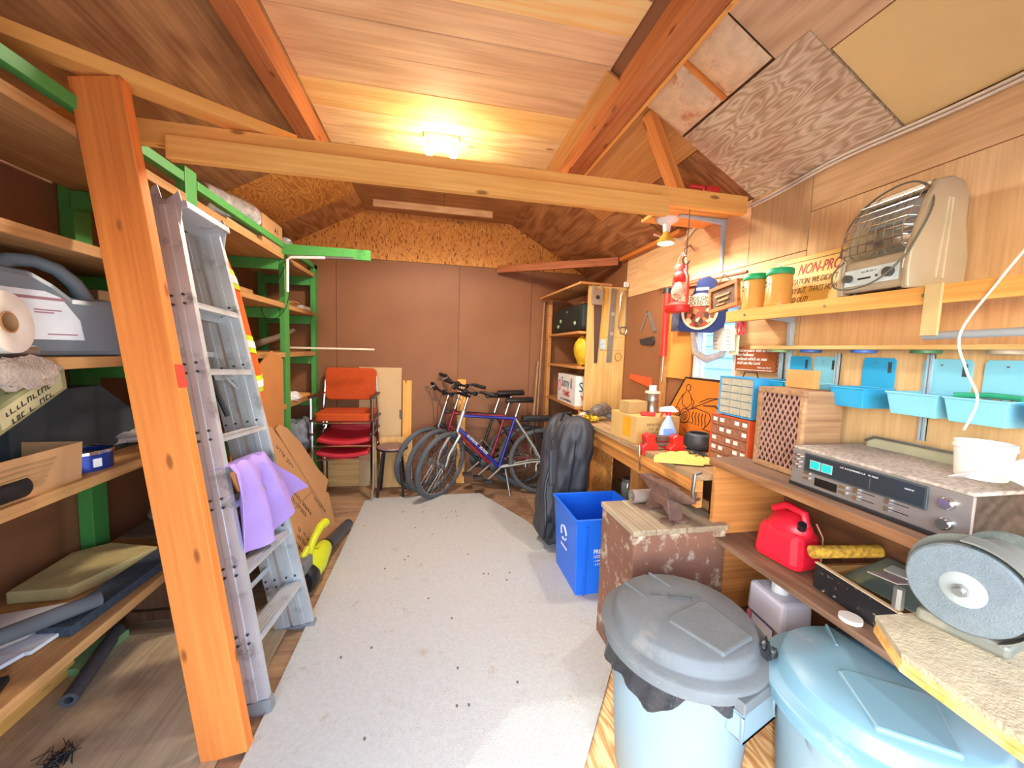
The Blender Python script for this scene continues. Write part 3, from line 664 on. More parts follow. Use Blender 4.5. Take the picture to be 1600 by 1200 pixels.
def crumple(c, r, seed, amp=.35):
    m = MB(); m.ball(c, r, 26); rr = random.Random(seed)
    o = Vector(c)
    for i, v in enumerate(m.v):
        d = v - o; k = 1 + amp * noise.noise(Vector((d.x / r[0] * 2.1 + seed, d.y / r[1] * 2.1, d.z / r[2] * 2.1))) + amp * .5 * noise.noise(Vector((d.x / r[0] * 5.5, d.y / r[1] * 5.5 + seed, d.z / r[2] * 5.5)))
        m.v[i] = o + d * k
    return m
CLEAR = paint('crumpled_clear_plastic', 'cdbfae', .2, var=.2, scale=20, bump=.8, alpha=.75)
pb = crumple((-1.17, 1.36, z + .01), (.05, .09, .05), 3); pb2 = crumple((-1.135, 1.33, z - .04), (.018, .1, .045), 8); 
solo('clear_plastic_bag', pb2, CLEAR, 'crumpled clear plastic hanging over the shelf edge below the metal tube', 'plastic bag', (-1.13, 1.33, z - .08), world=True)
YG = paint('yellow_green_print', '9c9668', .7, dirt='3c4a34', dirt_amt=.25, dscale=30)
M = Matrix.Translation((-1.30, 1.44, 1.275)) @ Matrix.Rotation(.5, 4, 'X') @ Matrix.Rotation(.3, 4, 'Y')
t = thing('spice_carton', 'tilted olive printed carton tucked under the shelf that holds the jug', 'carton', M)
part('carton', MB().box(-.08, -.13, -.05, .08, .13, .05), YG, t, bev=.002); part('panel', MB().box(.0795, -.11, -.035, .0815, .11, .035), paint('cream_print', 'c7bb8e', .7), t)
marks(t, frame((.082, -.09, .0), (0, 1, 0), (0, 0, 1)), 2, .16, .022, INK, 4)
for i, (y0, y1, z0, z1) in enumerate(((1.75, 2.1, z, z + .13), (1.78, 2.12, z + .132, z + .25))):
    solo('cardboard_box', MB().box(-1.58, y0, z0, -1.27, y1, z1), paint('dark_cardboard', '7a5738', .8), ('brown cardboard box behind the grey jug on the left shelf', 'smaller brown box stacked on the box behind the grey jug')[i], 'box', (-1.4, y0, z0), world=True, bev=.004)
# ---- nearest bay, shelf two (z .975)
z = .975
t = thing('open_cardboard_box', 'open shallow cardboard box on the second shelf at the left edge', 'box', (-1.36, 1.32, z))
part('tray', MB().tub((-.16, -.22, .19, .21), 0, (-.165, -.225, .195, .215), .125, .004), CARD, t); 
part('flap', MB().box(-.16, -.44, .0, .19, -.225, .004), CARD, t, M=Matrix.Translation((0, .0, .12)) @ Matrix.Rotation(-.1, 4, 'X'))
pm = MB()
for k in range(5): pm.box(.196, -.1 + k * .012, .03 + k * .016, .197, .08 + k * .01, .035 + k * .016)
part('printing', pm, paint('faded_brown_print', '9c7a4c', .8), t)
bb = MB(); bb.prism([(1.5, z), (2.13, z), (2.13, 1.05), (1.85, 1.26), (1.5, 1.26)], -1.6, -1.33, Matrix(((0, 0, 1, 0), (1, 0, 0, 0), (0, 1, 0, 0), (0, 0, 0, 1))))
solo('black_folder_bin', bb, paint('charcoal_card', '33383b', .7), 'dark slanted bin standing behind the open cardboard box', 'bin', (-1.45, 1.8, z), world=True, bev=.004)
t = thing('blue_tin', 'round blue metal tin beside the open cardboard box', 'tin', (-1.255, 1.645, z))
part('body', MB().lathe([(.0, .0), (.082, 0), (.082, .055), (.084, .056), (.084, .062), (.078, .062), (.078, .006), (0, .006)], 32, cap=False), paint('blue_tin_print', '2a3f94', .25, .4, var=.2), t)
part('rim', MB().lathe([(.083, .058), (.0855, .06), (.0855, .07), (.083, .072), (.081, .068)], 32, cap=False), CHROME, t)
part('contents', MB().lathe([(0.0001, .05), (.077, .05)], 24, cap=False), BLACK, t)
part('barcode', MB().box(.078, -.012, .015, .0845, .012, .045), WHITE, t, M=Matrix.Rotation(-.45, 4, 'Z'))
solo('black_sleeve', MB().lathe([(.0, 0), (.03, .0), (.034, .008), (.034, .3), (0, .3)], 18), BLACK, 'end of a black tubular sleeve at the left edge of the second shelf', 'tube', Matrix.Translation((-1.185, 1.355, z + .035)) @ Matrix.Rotation(PI / 2, 4, 'X'))
def paperish(name, label, cat, poly, z0, th, mat, rz=0):
    m = MB(); m.prism(poly, z0, z0 + th); c = poly[0]; return solo(name, m, mat, label, cat, (c[0], c[1], z0), world=True)
solo('grey_plastic_sheet', crumple((-1.42, 2.02, z + .04), (.16, .14, .04), 5, .3), paint('grey_film', 'a39a94', .35, var=.15, bump=.4), 'crumpled grey plastic sheet on the second shelf behind the blue tin', 'plastic sheet', (-1.42, 2.02, z), world=True)
# ---- nearest bay, bottom shelf (z .43)
z = .43
FOAM = paint('yellow_foam', 'cdb97c', .95, var=.1, scale=10, bump=.4)
m = MB(); m.prism([(-1.58, 1.72), (-1.38, 1.72), (-1.27, 2.03), (-1.5, 2.1), (-1.6, 2.02)], z + .001, z + .05); solo('foam_slab', m, FOAM, 'thick yellow foam slab on the bottom left shelf', 'foam', (-1.45, 1.8, z), world=True, bev=.006)
M, L = seg((-1.255, 1.50, z + .02), (-1.205, 2.3, z + .02), (1, 0, 0)); solo('black_felt_strip', MB().box(0, -.055, -.018, L, .055, .018), paint('black_felt', '3a4450', .95, var=.3, scale=60, bump=.4), 'long black felt strip along the front of the bottom left shelf', 'strip', M, bev=.004)
solo('pipe_insulation', MB().lathe([(.012, 0), (.026, 0), (.026, .75), (.012, .75), (.012, 0)], 16, cap=False), paint('grey_foam_tube', '5c5d60', .9), 'grey foam pipe insulation lying across the white papers on the bottom shelf', 'pipe insulation', seg((-1.19, 1.60, z + .07), (-1.45, 1.25, z + .08))[0] @ Matrix.Rotation(PI / 2, 4, 'Y'))
for i, (p, z0, c, lb) in enumerate((([(-1.56, 1.35), (-1.25, 1.42), (-1.24, 1.5), (-1.33, 1.68), (-1.58, 1.62)], z + .006, 'dfe0e4', 'white flat packet under the grey pipe insulation'),
                                 ([(-1.57, 1.1), (-1.3, 1.25), (-1.25, 1.40), (-1.55, 1.37)], z + .018, 'cfd2da', 'white folded papers at the left edge of the bottom shelf'))):
    paperish('white_packet', lb, 'papers', p, z0, .012, paint('paper_%d' % i, c, .6, var=.03))
m = MB(); m.box(-.05, -.07, 0, .05, .07, .02); m.box(-.03, -.05, .02, .03, .05, .024); solo('black_gadget', m, BLACK, 'small flat black gadget near the front left of the bottom shelf', 'gadget', mat_at((-1.24, 1.24, z), .4), bev=.004)
paperish('brown_paper', 'creased brown paper sheet behind the yellow foam slab', 'paper', [(-1.58, 2.25), (-1.3, 2.2), (-1.2, 2.7), (-1.58, 2.75)], z + .001, .004, paint('brown_paper', '8b7258', .8, var=.2, scale=5, bump=.4))
solo('clear_plastic_pack', crumple((-1.5, 2.5, z + .04), (.08, .09, .05), 12), paint('silver_film', 'b0acaa', .2, .3, var=.3, scale=15, bump=.6), 'crumpled shiny plastic pack at the back of the bottom shelf', 'plastic bag', (-1.5, 2.5, z), world=True)
# ---- under the bottom shelf
DKW = wood('dark_cabinet_wood', '6e4430', '4c2c1e', 'Z', contrast=.4)
t = thing('old_cabinet_frame', 'dark brown framed cabinet panel under the bottom left shelf', 'cabinet', (-1.3, 2.2, 0))
for b in ((-1.55, .0, -1.05, .05), (-1.55, .33, -1.05, .37), (-1.55, .05, -1.51, .33), (-1.3, .05, -1.26, .33), (-1.09, .05, -1.05, .33)): part('rail', MB().box(b[0], 2.2, b[1], b[2], 2.24, b[3]), DKW, t, world=True, bev=.002)
part('back_panel', MB().box(-1.53, 2.225, .03, -1.07, 2.235, .35), DKW, t, world=True)
solo('grey_foam_tube', MB().lathe([(.014, 0), (.028, 0), (.028, .42), (.014, .42), (.014, 0)], 16, cap=False), paint('dark_foam_tube', '585458', .9), 'dark foam tube lying on the floor under the bottom left shelf', 'tube', seg((-1.39, 1.70, .03), (-1.50, 2.10, .03))[0] @ Matrix.Rotation(PI / 2, 4, 'Y'))
slabm = MB(); slabm.box(-.06, -.45, 0, .05, .45, .09); solo('timber_offcut', slabm, LUM('Y'), 'pale timber offcut lying on the floor against the left wall', 'timber', mat_at((-1.57, 1.45, .001)), bev=.003)
gm = MB(); gm.box(-.04, -.12, 0, .04, .12, .035); solo('green_block', gm, paint('pale_green_paint', '7fa876', .6), 'pale green painted block beside the timber offcut under the shelf', 'block', mat_at((-1.50, 1.98, .001), -.1), bev=.003)
br = MB(); rr = random.Random(5)
for k in range(40):
    a = rr.uniform(0, 6.3); r0 = rr.uniform(.0, .05); p = Vector((-1.24 + r0 * math.cos(a), 1.47 + r0 * math.sin(a), .004))
    br.tube([p, p + Vector((rr.uniform(-.02, .02), rr.uniform(-.02, .02), .02)), p + Vector((rr.uniform(-.05, .05), rr.uniform(-.05, .05), rr.uniform(.002, .03)))], .0015, 4)
solo('bristle_clump', br, BLACK, 'small tangle of black bristles on the floor at the bottom left', 'debris', stuff=True)
# ---- far bays
solo('cardboard_sheet', MB().prism([(0, 0), (.42, 0), (.42, .62), (.25, .68), (0, .55)], -.005, .005), paint('orange_brown_cardboard', 'bd7c42', .8, var=.05), 'plain orange brown cardboard panel standing behind the printed flattened box', 'cardboard', frame((-1.11, 2.66, .72), (.04, 1, 0), (.0, 0, 1)))
paperish('wood_scraps', 'pale wood scraps on the shelf between the two far green posts', 'scraps', [(-1.45, 3.5), (-1.17, 3.45), (-1.17, 3.95), (-1.4, 4.0)], .976, .02, LUM('Y'))
solo('white_rag', crumple((-1.2, 3.55, 1.01), (.07, .12, .035), 20, .5), paint('white_rag', 'dcd8d4', .8), 'crumpled white rag on the shelf beside the middle green post', 'rag', (-1.2, 3.55, .976), world=True)
solo('grey_plastic_bag', crumple((-1.2, 3.75, .62), (.11, .2, .17), 31, .3), paint('blue_grey_plastic_bag', '7d848e', .25, var=.25, scale=14, bump=.6), 'blue grey plastic bag between the green shelving and the stacked chairs', 'plastic bag', (-1.2, 3.75, .45), world=True)
solo('brown_wood_branch', MB().tube([(-1.5, 3.5, 1.42), (-1.38, 3.75, 1.5), (-1.3, 3.95, 1.58)], [.03, .025, .02], 8), paint('grey_branch', '7d6a58', .8), 'greyish stick resting slanted on the upper far shelf', 'stick')
m = MB(); m.box(-1.45, 3.75, 1.768, -1.16, 3.98, 1.80); solo('white_strip_box', m, WHITE, 'white flat strip of plastic on the upper far shelf', 'strip', (-1.3, 3.8, 1.766), world=True, bev=.004)
m = MB()
for k in range(4): m.box(-1.45 + .02 * k, 3.45 + .04 * k, 1.767 + .012 * k, -1.2 + .01 * k, 3.72, 1.777 + .012 * k)
solo('wood_slats_pile', m, SHELF('Y'), 'small pile of brown slats on the upper far shelf', 'slats', (-1.3, 3.5, 1.766), world=True)
m = MB(); m.box(-1.5, 2.4, 1.768, -1.2, 2.9, 1.80); solo('brown_board_offcut', m, SHELF('Y'), 'brown board offcut on the upper shelf behind the high-visibility jacket', 'board', (-1.3, 2.6, 1.767), world=True)

# ---- flattened cardboard boxes, leaf blower
Mc = frame((-.745, 2.22, .003), (.04, 1, 0), (-.42, 0, 1))   # X along the floor, Y up the lean
t = thing('flattened_box', 'large flattened printed cardboard box leaning under the far green shelves', 'cardboard', Mc)
part('sheet', MB().prism([(.0, .02), (.80, .0), (.98, .30), (.92, .33), (.72, .70), (.70, .72), (.62, .95), (.52, 1.0), (.30, .94), (.0, .86)], -.004, .004), CARD, t)
part('flap', MB().prism([(.78, .26), (1.06, .38), (.98, .50), (.90, .75), (.80, .90), (.72, .95), (.64, .93)], .005, .011), CARD, t)
part('crease', MB().box(.05, .405, .0035, .80, .412, .0055).box(.73, .1, .0035, .735, .8, .005), paint('cardboard_crease', '9c7048', .8), t)
TR = Matrix.Rotation(1.95, 4, 'Z')
text(t, 'PAPER TOWELS', .045, Matrix.Translation((.60, .30, .0045)) @ TR, INK, sx=.9); text(t, 'ESSUIE-TOUT', .045, Matrix.Translation((.53, .32, .0045)) @ TR, INK, sx=.9)
for i_, (a, b_, rows, w_, sz) in enumerate(((.66, .62, 1, .22, .030), (.80, .22, 1, .2, .03), (.40, .10, 2, .2, .03), (.30, .18, 1, .18, .03))):
    marks(t, Matrix.Translation((a, b_, .0045)) @ TR, rows, w_, sz, INK, i_ + 2)
ring = MB(); ring.tube([(.36 + .028 * math.cos(a), .50 + .055 * math.sin(a), .005) for a in [2 * PI * k / 20 for k in range(20)]], .004, 5, closed=True); part('printed_oval', ring, INK, t); text(t, 'UP', .042, Matrix.Translation((.375, .475, .0045)) @ Matrix.Rotation(1.75, 4, 'Z'), INK, sx=.8)
BLW = paint('lime_plastic', 'cfd92a', .35, var=.06)
t = thing('leaf_blower', 'lime green cordless leaf blower with a black nozzle lying by the cardboard', 'leaf blower', frame((-.735, 2.33, .0), (.10, 1, 0), (-1, .1, 0)))
part('fan_housing', MB().lathe([(.0, -.05), (.07, -.05), (.085, -.03), (.085, .03), (.07, .05), (0, .05)], 24, Matrix.Translation((.0, 0, .09)) @ Matrix.Rotation(PI / 2, 4, 'Y')), BLACK, t)
part('motor_body', MB().tube([(.03, 0, .10), (.12, 0, .115), (.22, 0, .12), (.3, 0, .115)], [.082, .088, .07, .055], 14), BLW, t)
lf = MB()
for k in range(5): lf.box(.13 + k * .025, -.03, .175 - k * .008, .14 + k * .025, .03, .20 - k * .008)
part('vent_ribs', lf, paint('darker_lime', 'a8b022', .4), t)  # ribs in a darker lime than the motor body
part('handle', MB().tube([(.06, 0, .17), (.10, 0, .225), (.16, 0, .26), (.25, 0, .285), (.33, 0, .275)], [.02, .022, .022, .026, .03], 10), BLW, t)
part('handle_bar', MB().tube([(.06, 0, .24), (.0, 0, .22), (-.02, 0, .15)], [.018, .022, .03], 8), BLW, t)
part('battery', MB().box(-.09, -.045, .15, .03, .045, .225), paint('grey_battery', '6d7076', .4), t, bev=.01)
part('nozzle', MB().tube([(.3, 0, .11), (.42, 0, .09), (.8, 0, .05)], [.05, .042, .036], 14), paint('charcoal_nozzle', '43464a', .5), t)
part('collar', MB().cyl((.285, 0, .112), (.33, 0, .105), .057), BLACK, t)

# ---------------------------------------------------------------- back wall: chairs, stool, boards
ORF = paint('orange_seat_fabric', 'c24a10', .85, var=.06, scale=30, bump=.1); REDV = paint('red_seat_vinyl', 'c92f3c', .35, var=.05)
def chair(label, M, pad, cush, arms=True, hb=(.58, .90)):
    t = thing('stacking_chair', label, 'chair', M, 'stacked armchairs by the back wall'); w_ = .24
    def padf(r): return rrect(-.215, -.2, .215, .2, r)
    m = MB()
    if cush: m.prism(rrect(-.225, -.21, .225, .2, .05), .43, .50)
    else:
        def f(u, v):
            x = (u - .5) * .42; y = -.2 + .4 * v; return (x, y, .45 + .035 * (2 * u - 1) ** 2 - .012 * math.cos(v * PI))
        m.sheet(f, 12, 8, .04)
    part('seat', m, pad, t, bev=.012)
    m = MB(); m.prism(rrect(-.225 if cush else -.19, hb[0], .225 if cush else .19, hb[1], .05), -.02, .02, Matrix(((1, 0, 0, 0), (0, 0, -1, .20), (0, 1, 0, 0), (0, 0, 0, 1)))); part('backrest', m, pad, t, bev=.012)
    for s in (-1, 1):
        part('leg', MB().tube([(s * w_, -.21, 0), (s * w_, -.21, .64)], .0125, 8), CHROME, t)
        part('leg', MB().tube([(s * w_, .18, 0), (s * w_, .17, .45), (s * (w_ - .02), .20, hb[1] - .08)], .0125, 8), CHROME, t)
        part('armrest', MB().box(s * w_ - .02, -.23, .64, s * w_ + .02, .18, .662), paint('brown_armrest', '4a2a22', .4), t, bev=.006)
    for y, z_ in ((-.21, .415), (.2, .415)): part('crossbar', MB().tube([(-w_, y, z_), (w_, y, z_)], .009, 8), CHROME, t)
    return t
cx, cy = -.82, 3.88; CS = Matrix.Diagonal((1.08, 1, 1, 1))
chair('red vinyl chair at the bottom of the chair stack', mat_at((cx + .0, cy, .001)) @ CS, REDV, False, hb=(.50, .66))
chair('red vinyl chair in the middle of the chair stack, under the orange one', mat_at((cx + .01, cy - .005, .125)) @ CS, REDV, False, hb=(.50, .66))
chair('orange fabric chair on top of the chair stack', mat_at((cx, cy + .0, .335)) @ CS, ORF, True)
t = thing('round_stool', 'low round stool with a brown seat and dark legs beside the chair stack', 'stool', (-.40, 3.86, .001))
part('seat', MB().lathe([(0.0001, .46), (.12, .46), (.145, .468), (.148, .478), (.14, .487), (0.0001, .490)], 28, cap=False), paint('brown_stool_seat', '8d6a66', .4, var=.12), t)
part('seat_band', MB().lathe([(.146, .458), (.15, .462), (.15, .472), (.146, .474), (.12, .455)], 28, cap=False), BLACK, t)
for a in (PI / 4, 3 * PI / 4, 5 * PI / 4, 7 * PI / 4):
    part('leg', MB().tube([(.09 * math.cos(a), .09 * math.sin(a), .46), (.115 * math.cos(a), .115 * math.sin(a), .42), (.17 * math.cos(a), .17 * math.sin(a), 0)], .011, 8), paint('dark_metal', '3a3438', .4, .5), t)
def lean(name, label, cat, x0, x1, z0, z1, mat, y=4.12, th=.012, tilt=.03, **k):
    M = mat_at(((x0 + x1) / 2, y, z0 + .001), 0, -tilt); w_ = (x1 - x0) / 2
    return solo(name, MB().box(-w_, -th / 2, 0, w_, th / 2, z1 - z0), mat, label, cat, M, bev=.002, **k)
lean('beige_board', 'tall beige board leaning on the back wall behind the orange chair', 'board', -.76, -.34, 0, 1.24, paint('beige_board', 'cfae80', .7, var=.06, scale=4), 4.125, .01)
lean('lumber_upright', 'pale pine stud standing against the back wall right of the beige board', 'lumber', -.325, -.235, 0, 1.11, LUM('Z'), 4.115, .038)
lean('lumber_upright', 'pale pine stud standing behind the bicycle handlebars', 'lumber', .24, .33, 0, 1.13, LUM('Z'), 4.115, .038)
lean('plywood_offcut', 'square plywood offcut standing behind the round stool', 'plywood', -.60, -.22, 0, .53, wood('pale_orange_plywood', 'd8a266', 'bf8248', 'Z', contrast=.4), 4.055)
lean('plywood_offcut', 'low plywood offcut standing behind the legs of the chair stack', 'plywood', -1.06, -.73, 0, .29, wood('pale_orange_plywood', 'd8a266', 'bf8248', 'X', contrast=.4), 4.14, tilt=.01)
lean('grey_lath', 'narrow grey slat standing between the beige board and the pine stud', 'slat', -.36, -.33, 0, .8, paint('grey_slat', '6d655a', .7), 4.14, tilt=.01)

# ---------------------------------------------------------------- bicycles
TIRE = RUBBER
def bike(label, M, fr, fork_c, seat_z=.98, bar_z=1.08, steer=.9, drop=False, rack=False, stand=False, rear_c=None, rim=CHROME):
    t = thing('bicycle', label, 'bicycle', M, 'bicycles leaning on the back wall'); R_ = .335
    hub = Vector((0, 0, R_)); bbk = Vector((.43, 0, .28)); st = Vector((.27, 0, .79)); ht = Vector((.80, 0, .83)); hb = Vector((.845, 0, .68)); fh = Vector((1.03, 0, R_))
    def wheel(name, c, Mx):
        wt = part(name, MB().tube(circ((0, 0, 0), R_ - .024, 40, 'y'), .025, 10, closed=True), TIRE, t, M=Mx)
        def sub(n, mb, mt):
            o = bpy.data.objects.new(n, mesh_of(n, mb, mt)); put(o, wt, W[wt.name]); return o
        sub('rim', MB().lathe([(R_ - .05, -.011), (R_ - .036, -.013), (R_ - .036, .013), (R_ - .05, .011), (R_ - .05, -.011)], 40, Matrix.Rotation(PI / 2, 4, 'X'), cap=False), rim)
        sub('hub', MB().cyl((0, -.035, 0), (0, .035, 0), .018).cyl((0, -.03, 0), (0, -.026, 0), .03).cyl((0, .026, 0), (0, .03, 0), .03), STEEL)
        sp = MB()
        for k in range(32):
            a = 2 * PI * k / 32; b = a + (.5 if k % 2 else -.5); s = -.028 if k % 4 < 2 else .028
            sp.tube([(.028 * math.cos(b), s, .028 * math.sin(b)), ((R_ - .045) * math.cos(a), 0, (R_ - .045) * math.sin(a))], .0014, 3, False)
        o = sub('spokes', sp, STEEL); o['kind'] = 'stuff'
    wheel('rear_wheel', hub, Matrix.Translation(hub))
    # steering turns fork, front wheel and bars about the head axis
    ax = (ht - hb).normalized(); S = Matrix.Translation(hb) @ Matrix.Rotation(steer, 4, ax) @ Matrix.Translation(-hb)
    wheel('front_wheel', fh, S @ Matrix.Translation(fh))
    rear_c = rear_c or fr
    for nm, a, b, r, mt in (('down_tube', bbk, hb, .018, fr), ('top_tube', st - Vector((0, 0, .02)), ht - ax * .03, .015, fr), ('seat_tube', bbk, st, .015, fr), ('head_tube', hb - ax * .02, ht + ax * .02, .019, fork_c)):
        part(nm, MB().cyl(a, b, r, n=12), mt, t)
    for s in (-1, 1):
        part('chain_stay', MB().tube([bbk + Vector((0, s * .02, 0)), hub + Vector((.09, s * .05, 0)), hub + Vector((0, s * .06, 0))], .008, 8), rear_c, t)
        part('seat_stay', MB().tube([st + Vector((0, s * .015, -.02)), hub + Vector((.07, s * .05, .14)), hub + Vector((0, s * .06, 0))], .0075, 8), rear_c, t)
    fk = MB(M=S); cr = hb - ax * .05
    fk.cyl(hb, cr, .016)
    for s in (-1, 1): fk.tube([cr, cr + Vector((.01, s * .05, -.01)), fh + Vector((-.03, s * .055, .12)), fh + Vector((0, s * .055, 0))], [.014, .013, .011, .008], 8)
    part('fork', fk, fork_c, t)
    tip = ht + ax * (bar_z - .87); stem = MB(M=S); stem.cyl(ht, tip, .013); stem.tube([tip, tip + Vector((.07, 0, .02))], .014, 8); part('stem', stem, CHROME if not drop else BLACK, t)
    c = tip + Vector((.07, 0, .02)); hbm = MB(M=S)
    hbm.tube([c + Vector((-.05, -.30, .03)), c + Vector((-.02, -.18, .035)), c + Vector((0, -.08, 0)), c, c + Vector((0, .08, 0)), c + Vector((-.02, .18, .035)), c + Vector((-.05, .30, .03))], .0125, 10)
    part('handlebar', hbm, BLACK, t)
    for s in (-1, 1):
        part('grip', MB(M=S).cyl(c + Vector((-.028, s * .20, .035)), c + Vector((-.052, s * .31, .03)), .018), BLACK, t)
        part('brake_lever', MB(M=S).tube([c + Vector((-.01, s * .16, .035)), c + Vector((.035, s * .18, .01)), c + Vector((.02, s * .27, -.01))], .006, 6), STEEL, t)
        part('brake_cable', MB(M=S).tube([c + Vector((.02, s * .15, .03)), c + Vector((.12, s * .09, .0)), c + Vector((.10, s * .03, -.15)), hb + Vector((.05, s * .02, .0))], .0025, 5), BLACK, t)
    part('seat_post', MB().cyl(st, st + (st - bbk).normalized() * (seat_z - .82), .0125), CHROME, t)
    sc0 = st + (st - bbk).normalized() * (seat_z - .80)
    sd = MB()
    def sf(u, v):
        a = (u - .5) * 2; ww = (.028 + .052 * (1 - v) ** 1.6 * (1.0 if v > .05 else .8)); return (sc0.x - .12 + .27 * v, a * ww, sc0.z + .025 - .03 * a * a + .012 * (1 - v))
    sd.sheet(sf, 10, 14, .028); part('saddle', sd, BLACK, t); part('gear_shifter', MB(M=S).ball(c + Vector((.01, .13, .01)), (.03, .02, .025), 8).ball(c + Vector((.01, -.13, .01)), (.03, .02, .025), 8).ball(c, (.03, .03, .03), 8), BLACK, t); part('brake_arms', MB(M=S).tube([cr + Vector((.03, -.035, -.10)), cr + Vector((.035, -.035, .0)), cr + Vector((.03, 0, .04)), cr + Vector((.035, .035, .0)), cr + Vector((.03, .035, -.10))], .007, 6), BLACK, t); part('bottle_cage', MB().tube([bbk + Vector((.10, 0, .12)), bbk + Vector((.07, .03, .17)), bbk + Vector((.17, .03, .28)), bbk + Vector((.21, 0, .25)), bbk + Vector((.17, -.03, .28))], .003, 5), STEEL, t)
    ch = MB(); ch.lathe([(.02, -.003), (.085, -.003), (.09, 0), (.085, .003), (.02, .003)], 28, Matrix.Translation(bbk + Vector((0, -.05, 0))) @ Matrix.Rotation(PI / 2, 4, 'X')); part('chainring', ch, paint('dark_chainring', '3a3c3f', .4, .6), t)
    for s, an in ((-1, 2.45), (1, 2.45 + PI)):
        d = Vector((math.cos(an), 0, math.sin(an))); o0 = bbk + Vector((0, s * .06, 0)); e = o0 + d * .17
        cr_ = part('crank_arm', MB().tube([o0, e + Vector((0, s * .015, 0))], [.011, .009], 8), STEEL, t)
        part('pedal', MB().box(-.045, -.045, -.012, .045, .045, .012, Matrix.Translation(e + Vector((0, s * .06, 0)))), BLACK, t, bev=.004)
    cn = MB(); cn.tube([bbk + Vector((0, -.05, .085)), hub + Vector((0, -.045, .035)), hub + Vector((-.035, -.045, 0)), hub + Vector((0, -.045, -.035)), hub + Vector((.03, -.045, -.09)), bbk + Vector((0, -.05, -.085)), bbk + Vector((.085, -.05, 0))], .004, 5, closed=True); part('chain', cn, RUST, t)
    part('derailleur', MB().tube([hub + Vector((0, -.045, -.02)), hub + Vector((.03, -.05, -.06)), hub + Vector((.03, -.05, -.12))], .012, 6), STEEL, t)
    if rack:
        rk = MB()
        for s in (-1, 1): rk.tube([hub + Vector((0, s * .075, 0)), hub + Vector((-.05, s * .075, .40)), hub + Vector((.22, s * .06, .40))], .005, 6); rk.tube([hub + Vector((0, s * .075, 0)), hub + Vector((.12, s * .07, .40))], .005, 6)
        part('rear_rack', rk, BLACK, t); part('rack_bag', MB().box(-.30, -.06, .745, .20, .06, .80), BLACK, t, bev=.012)
    if stand: part('kickstand', MB().tube([bbk + Vector((-.06, .03, -.01)), bbk + Vector((-.10, .10, -.27))], [.009, .007], 8), STEEL, t)
    return t
BLU = paint('blue_bike_paint', '2b2f8f', .25, .2); RDB = paint('dark_red_bike_paint', '8a2430', .3, .2); BKB = paint('dark_teal_bike_paint', '1d2a2c', .3, .2); SILV = paint('silver_fork_paint', 'c9d2cc', .25, .4)
def bm_(x, y, lean_=.1): return mat_at((x, y, .001), PI) @ Matrix.Rotation(lean_, 4, 'X')
b1 = bike('blue and silver bicycle nearest the camera, front wheel turned out, leaning with the others', bm_(1.08, 3.72, .07), BLU, SILV, .96, 1.08, .85, stand=True, rear_c=SILV, rack=True)
marks(b1, frame((.76, .021, .60), (-.41, 0, -.39), (-.39, 0, .41)), 1, .26, .026, WHITE, 3)
b2 = bike('dark red bicycle in the middle of the three leaning bicycles', bm_(1.0, 3.86, .07), RDB, RDB, 1.02, 1.14, .8)
b3 = bike('dark bicycle with a thick grey tyre, closest to the back wall', bm_(.90, 3.98, .05), BKB, STEEL, .98, 1.04, .75)
# sticks in the corner
for i, (a, b, r) in enumerate((((1.10, 4.05, .3), (1.17, 4.13, 2.0), .010), ((1.02, 3.95, .2), (1.12, 4.12, 1.35), .012), ((1.0, 4.02, .2), (1.14, 4.14, 1.32), .009))):
    solo('thin_stake', MB().tube([a, b], r, 6), paint('weathered_stake', 'a98560', .8), ('tall thin stake standing in the corner beside the corner shelves', 'short thick stake leaning left of the corner shelves', 'thin short stake crossing the other stakes by the corner shelves')[i], 'stake', bev=0)

# ---------------------------------------------------------------- corner shelves with tool board
t = thing('corner_shelves', 'tall orange brown wooden shelves in the back right corner', 'shelves', (1.45, 3.7, 0))
SH2 = wood('orange_shelf_lumber', 'c98348', 'a05e2c', 'Y', rings=3, contrast=.4)
for z in (1.645, 1.335, .975): slab('shelf_board', t, SH2, 1.22, 3.19, z - .022, 1.64, 4.14, z, .002)
beam('top_board', t, SH2, (1.35, 3.15, 2.05), (1.26, 4.12, 2.03), .30, .02, (1, 0, 0))
slab('post', t, SH2, 1.21, 4.08, 0, 1.25, 4.165, 2.02); slab('post', t, SH2, 1.60, 4.08, 0, 1.64, 4.165, 2.02); slab('post', t, SH2, 1.25, 3.18, 0, 1.285, 3.195, .95)
for y in (3.6, 3.98): slab('cleat', t, LUM('Z'), 1.60, y, 1.36, 1.64, y + .1, 1.62)
tb_ = slab('tool_board', t, wood('honey_plywood', 'd3a062', 'bb8444', 'Z', rings=6, contrast=.35), 1.285, 3.158, .93, 1.645, 3.178, 2.035, .002)
hl = MB()
for k in range(14): hl.cyl((1.44 + .013 * k, 3.159, 1.60), (1.44 + .013 * k, 3.1572, 1.60), .003, n=6); hl.cyl((1.42 + .014 * k, 3.159, 1.485), (1.42 + .014 * k, 3.1572, 1.485), .003, n=6)
part('peg_holes', hl, INK, t, world=True, stuff=True)
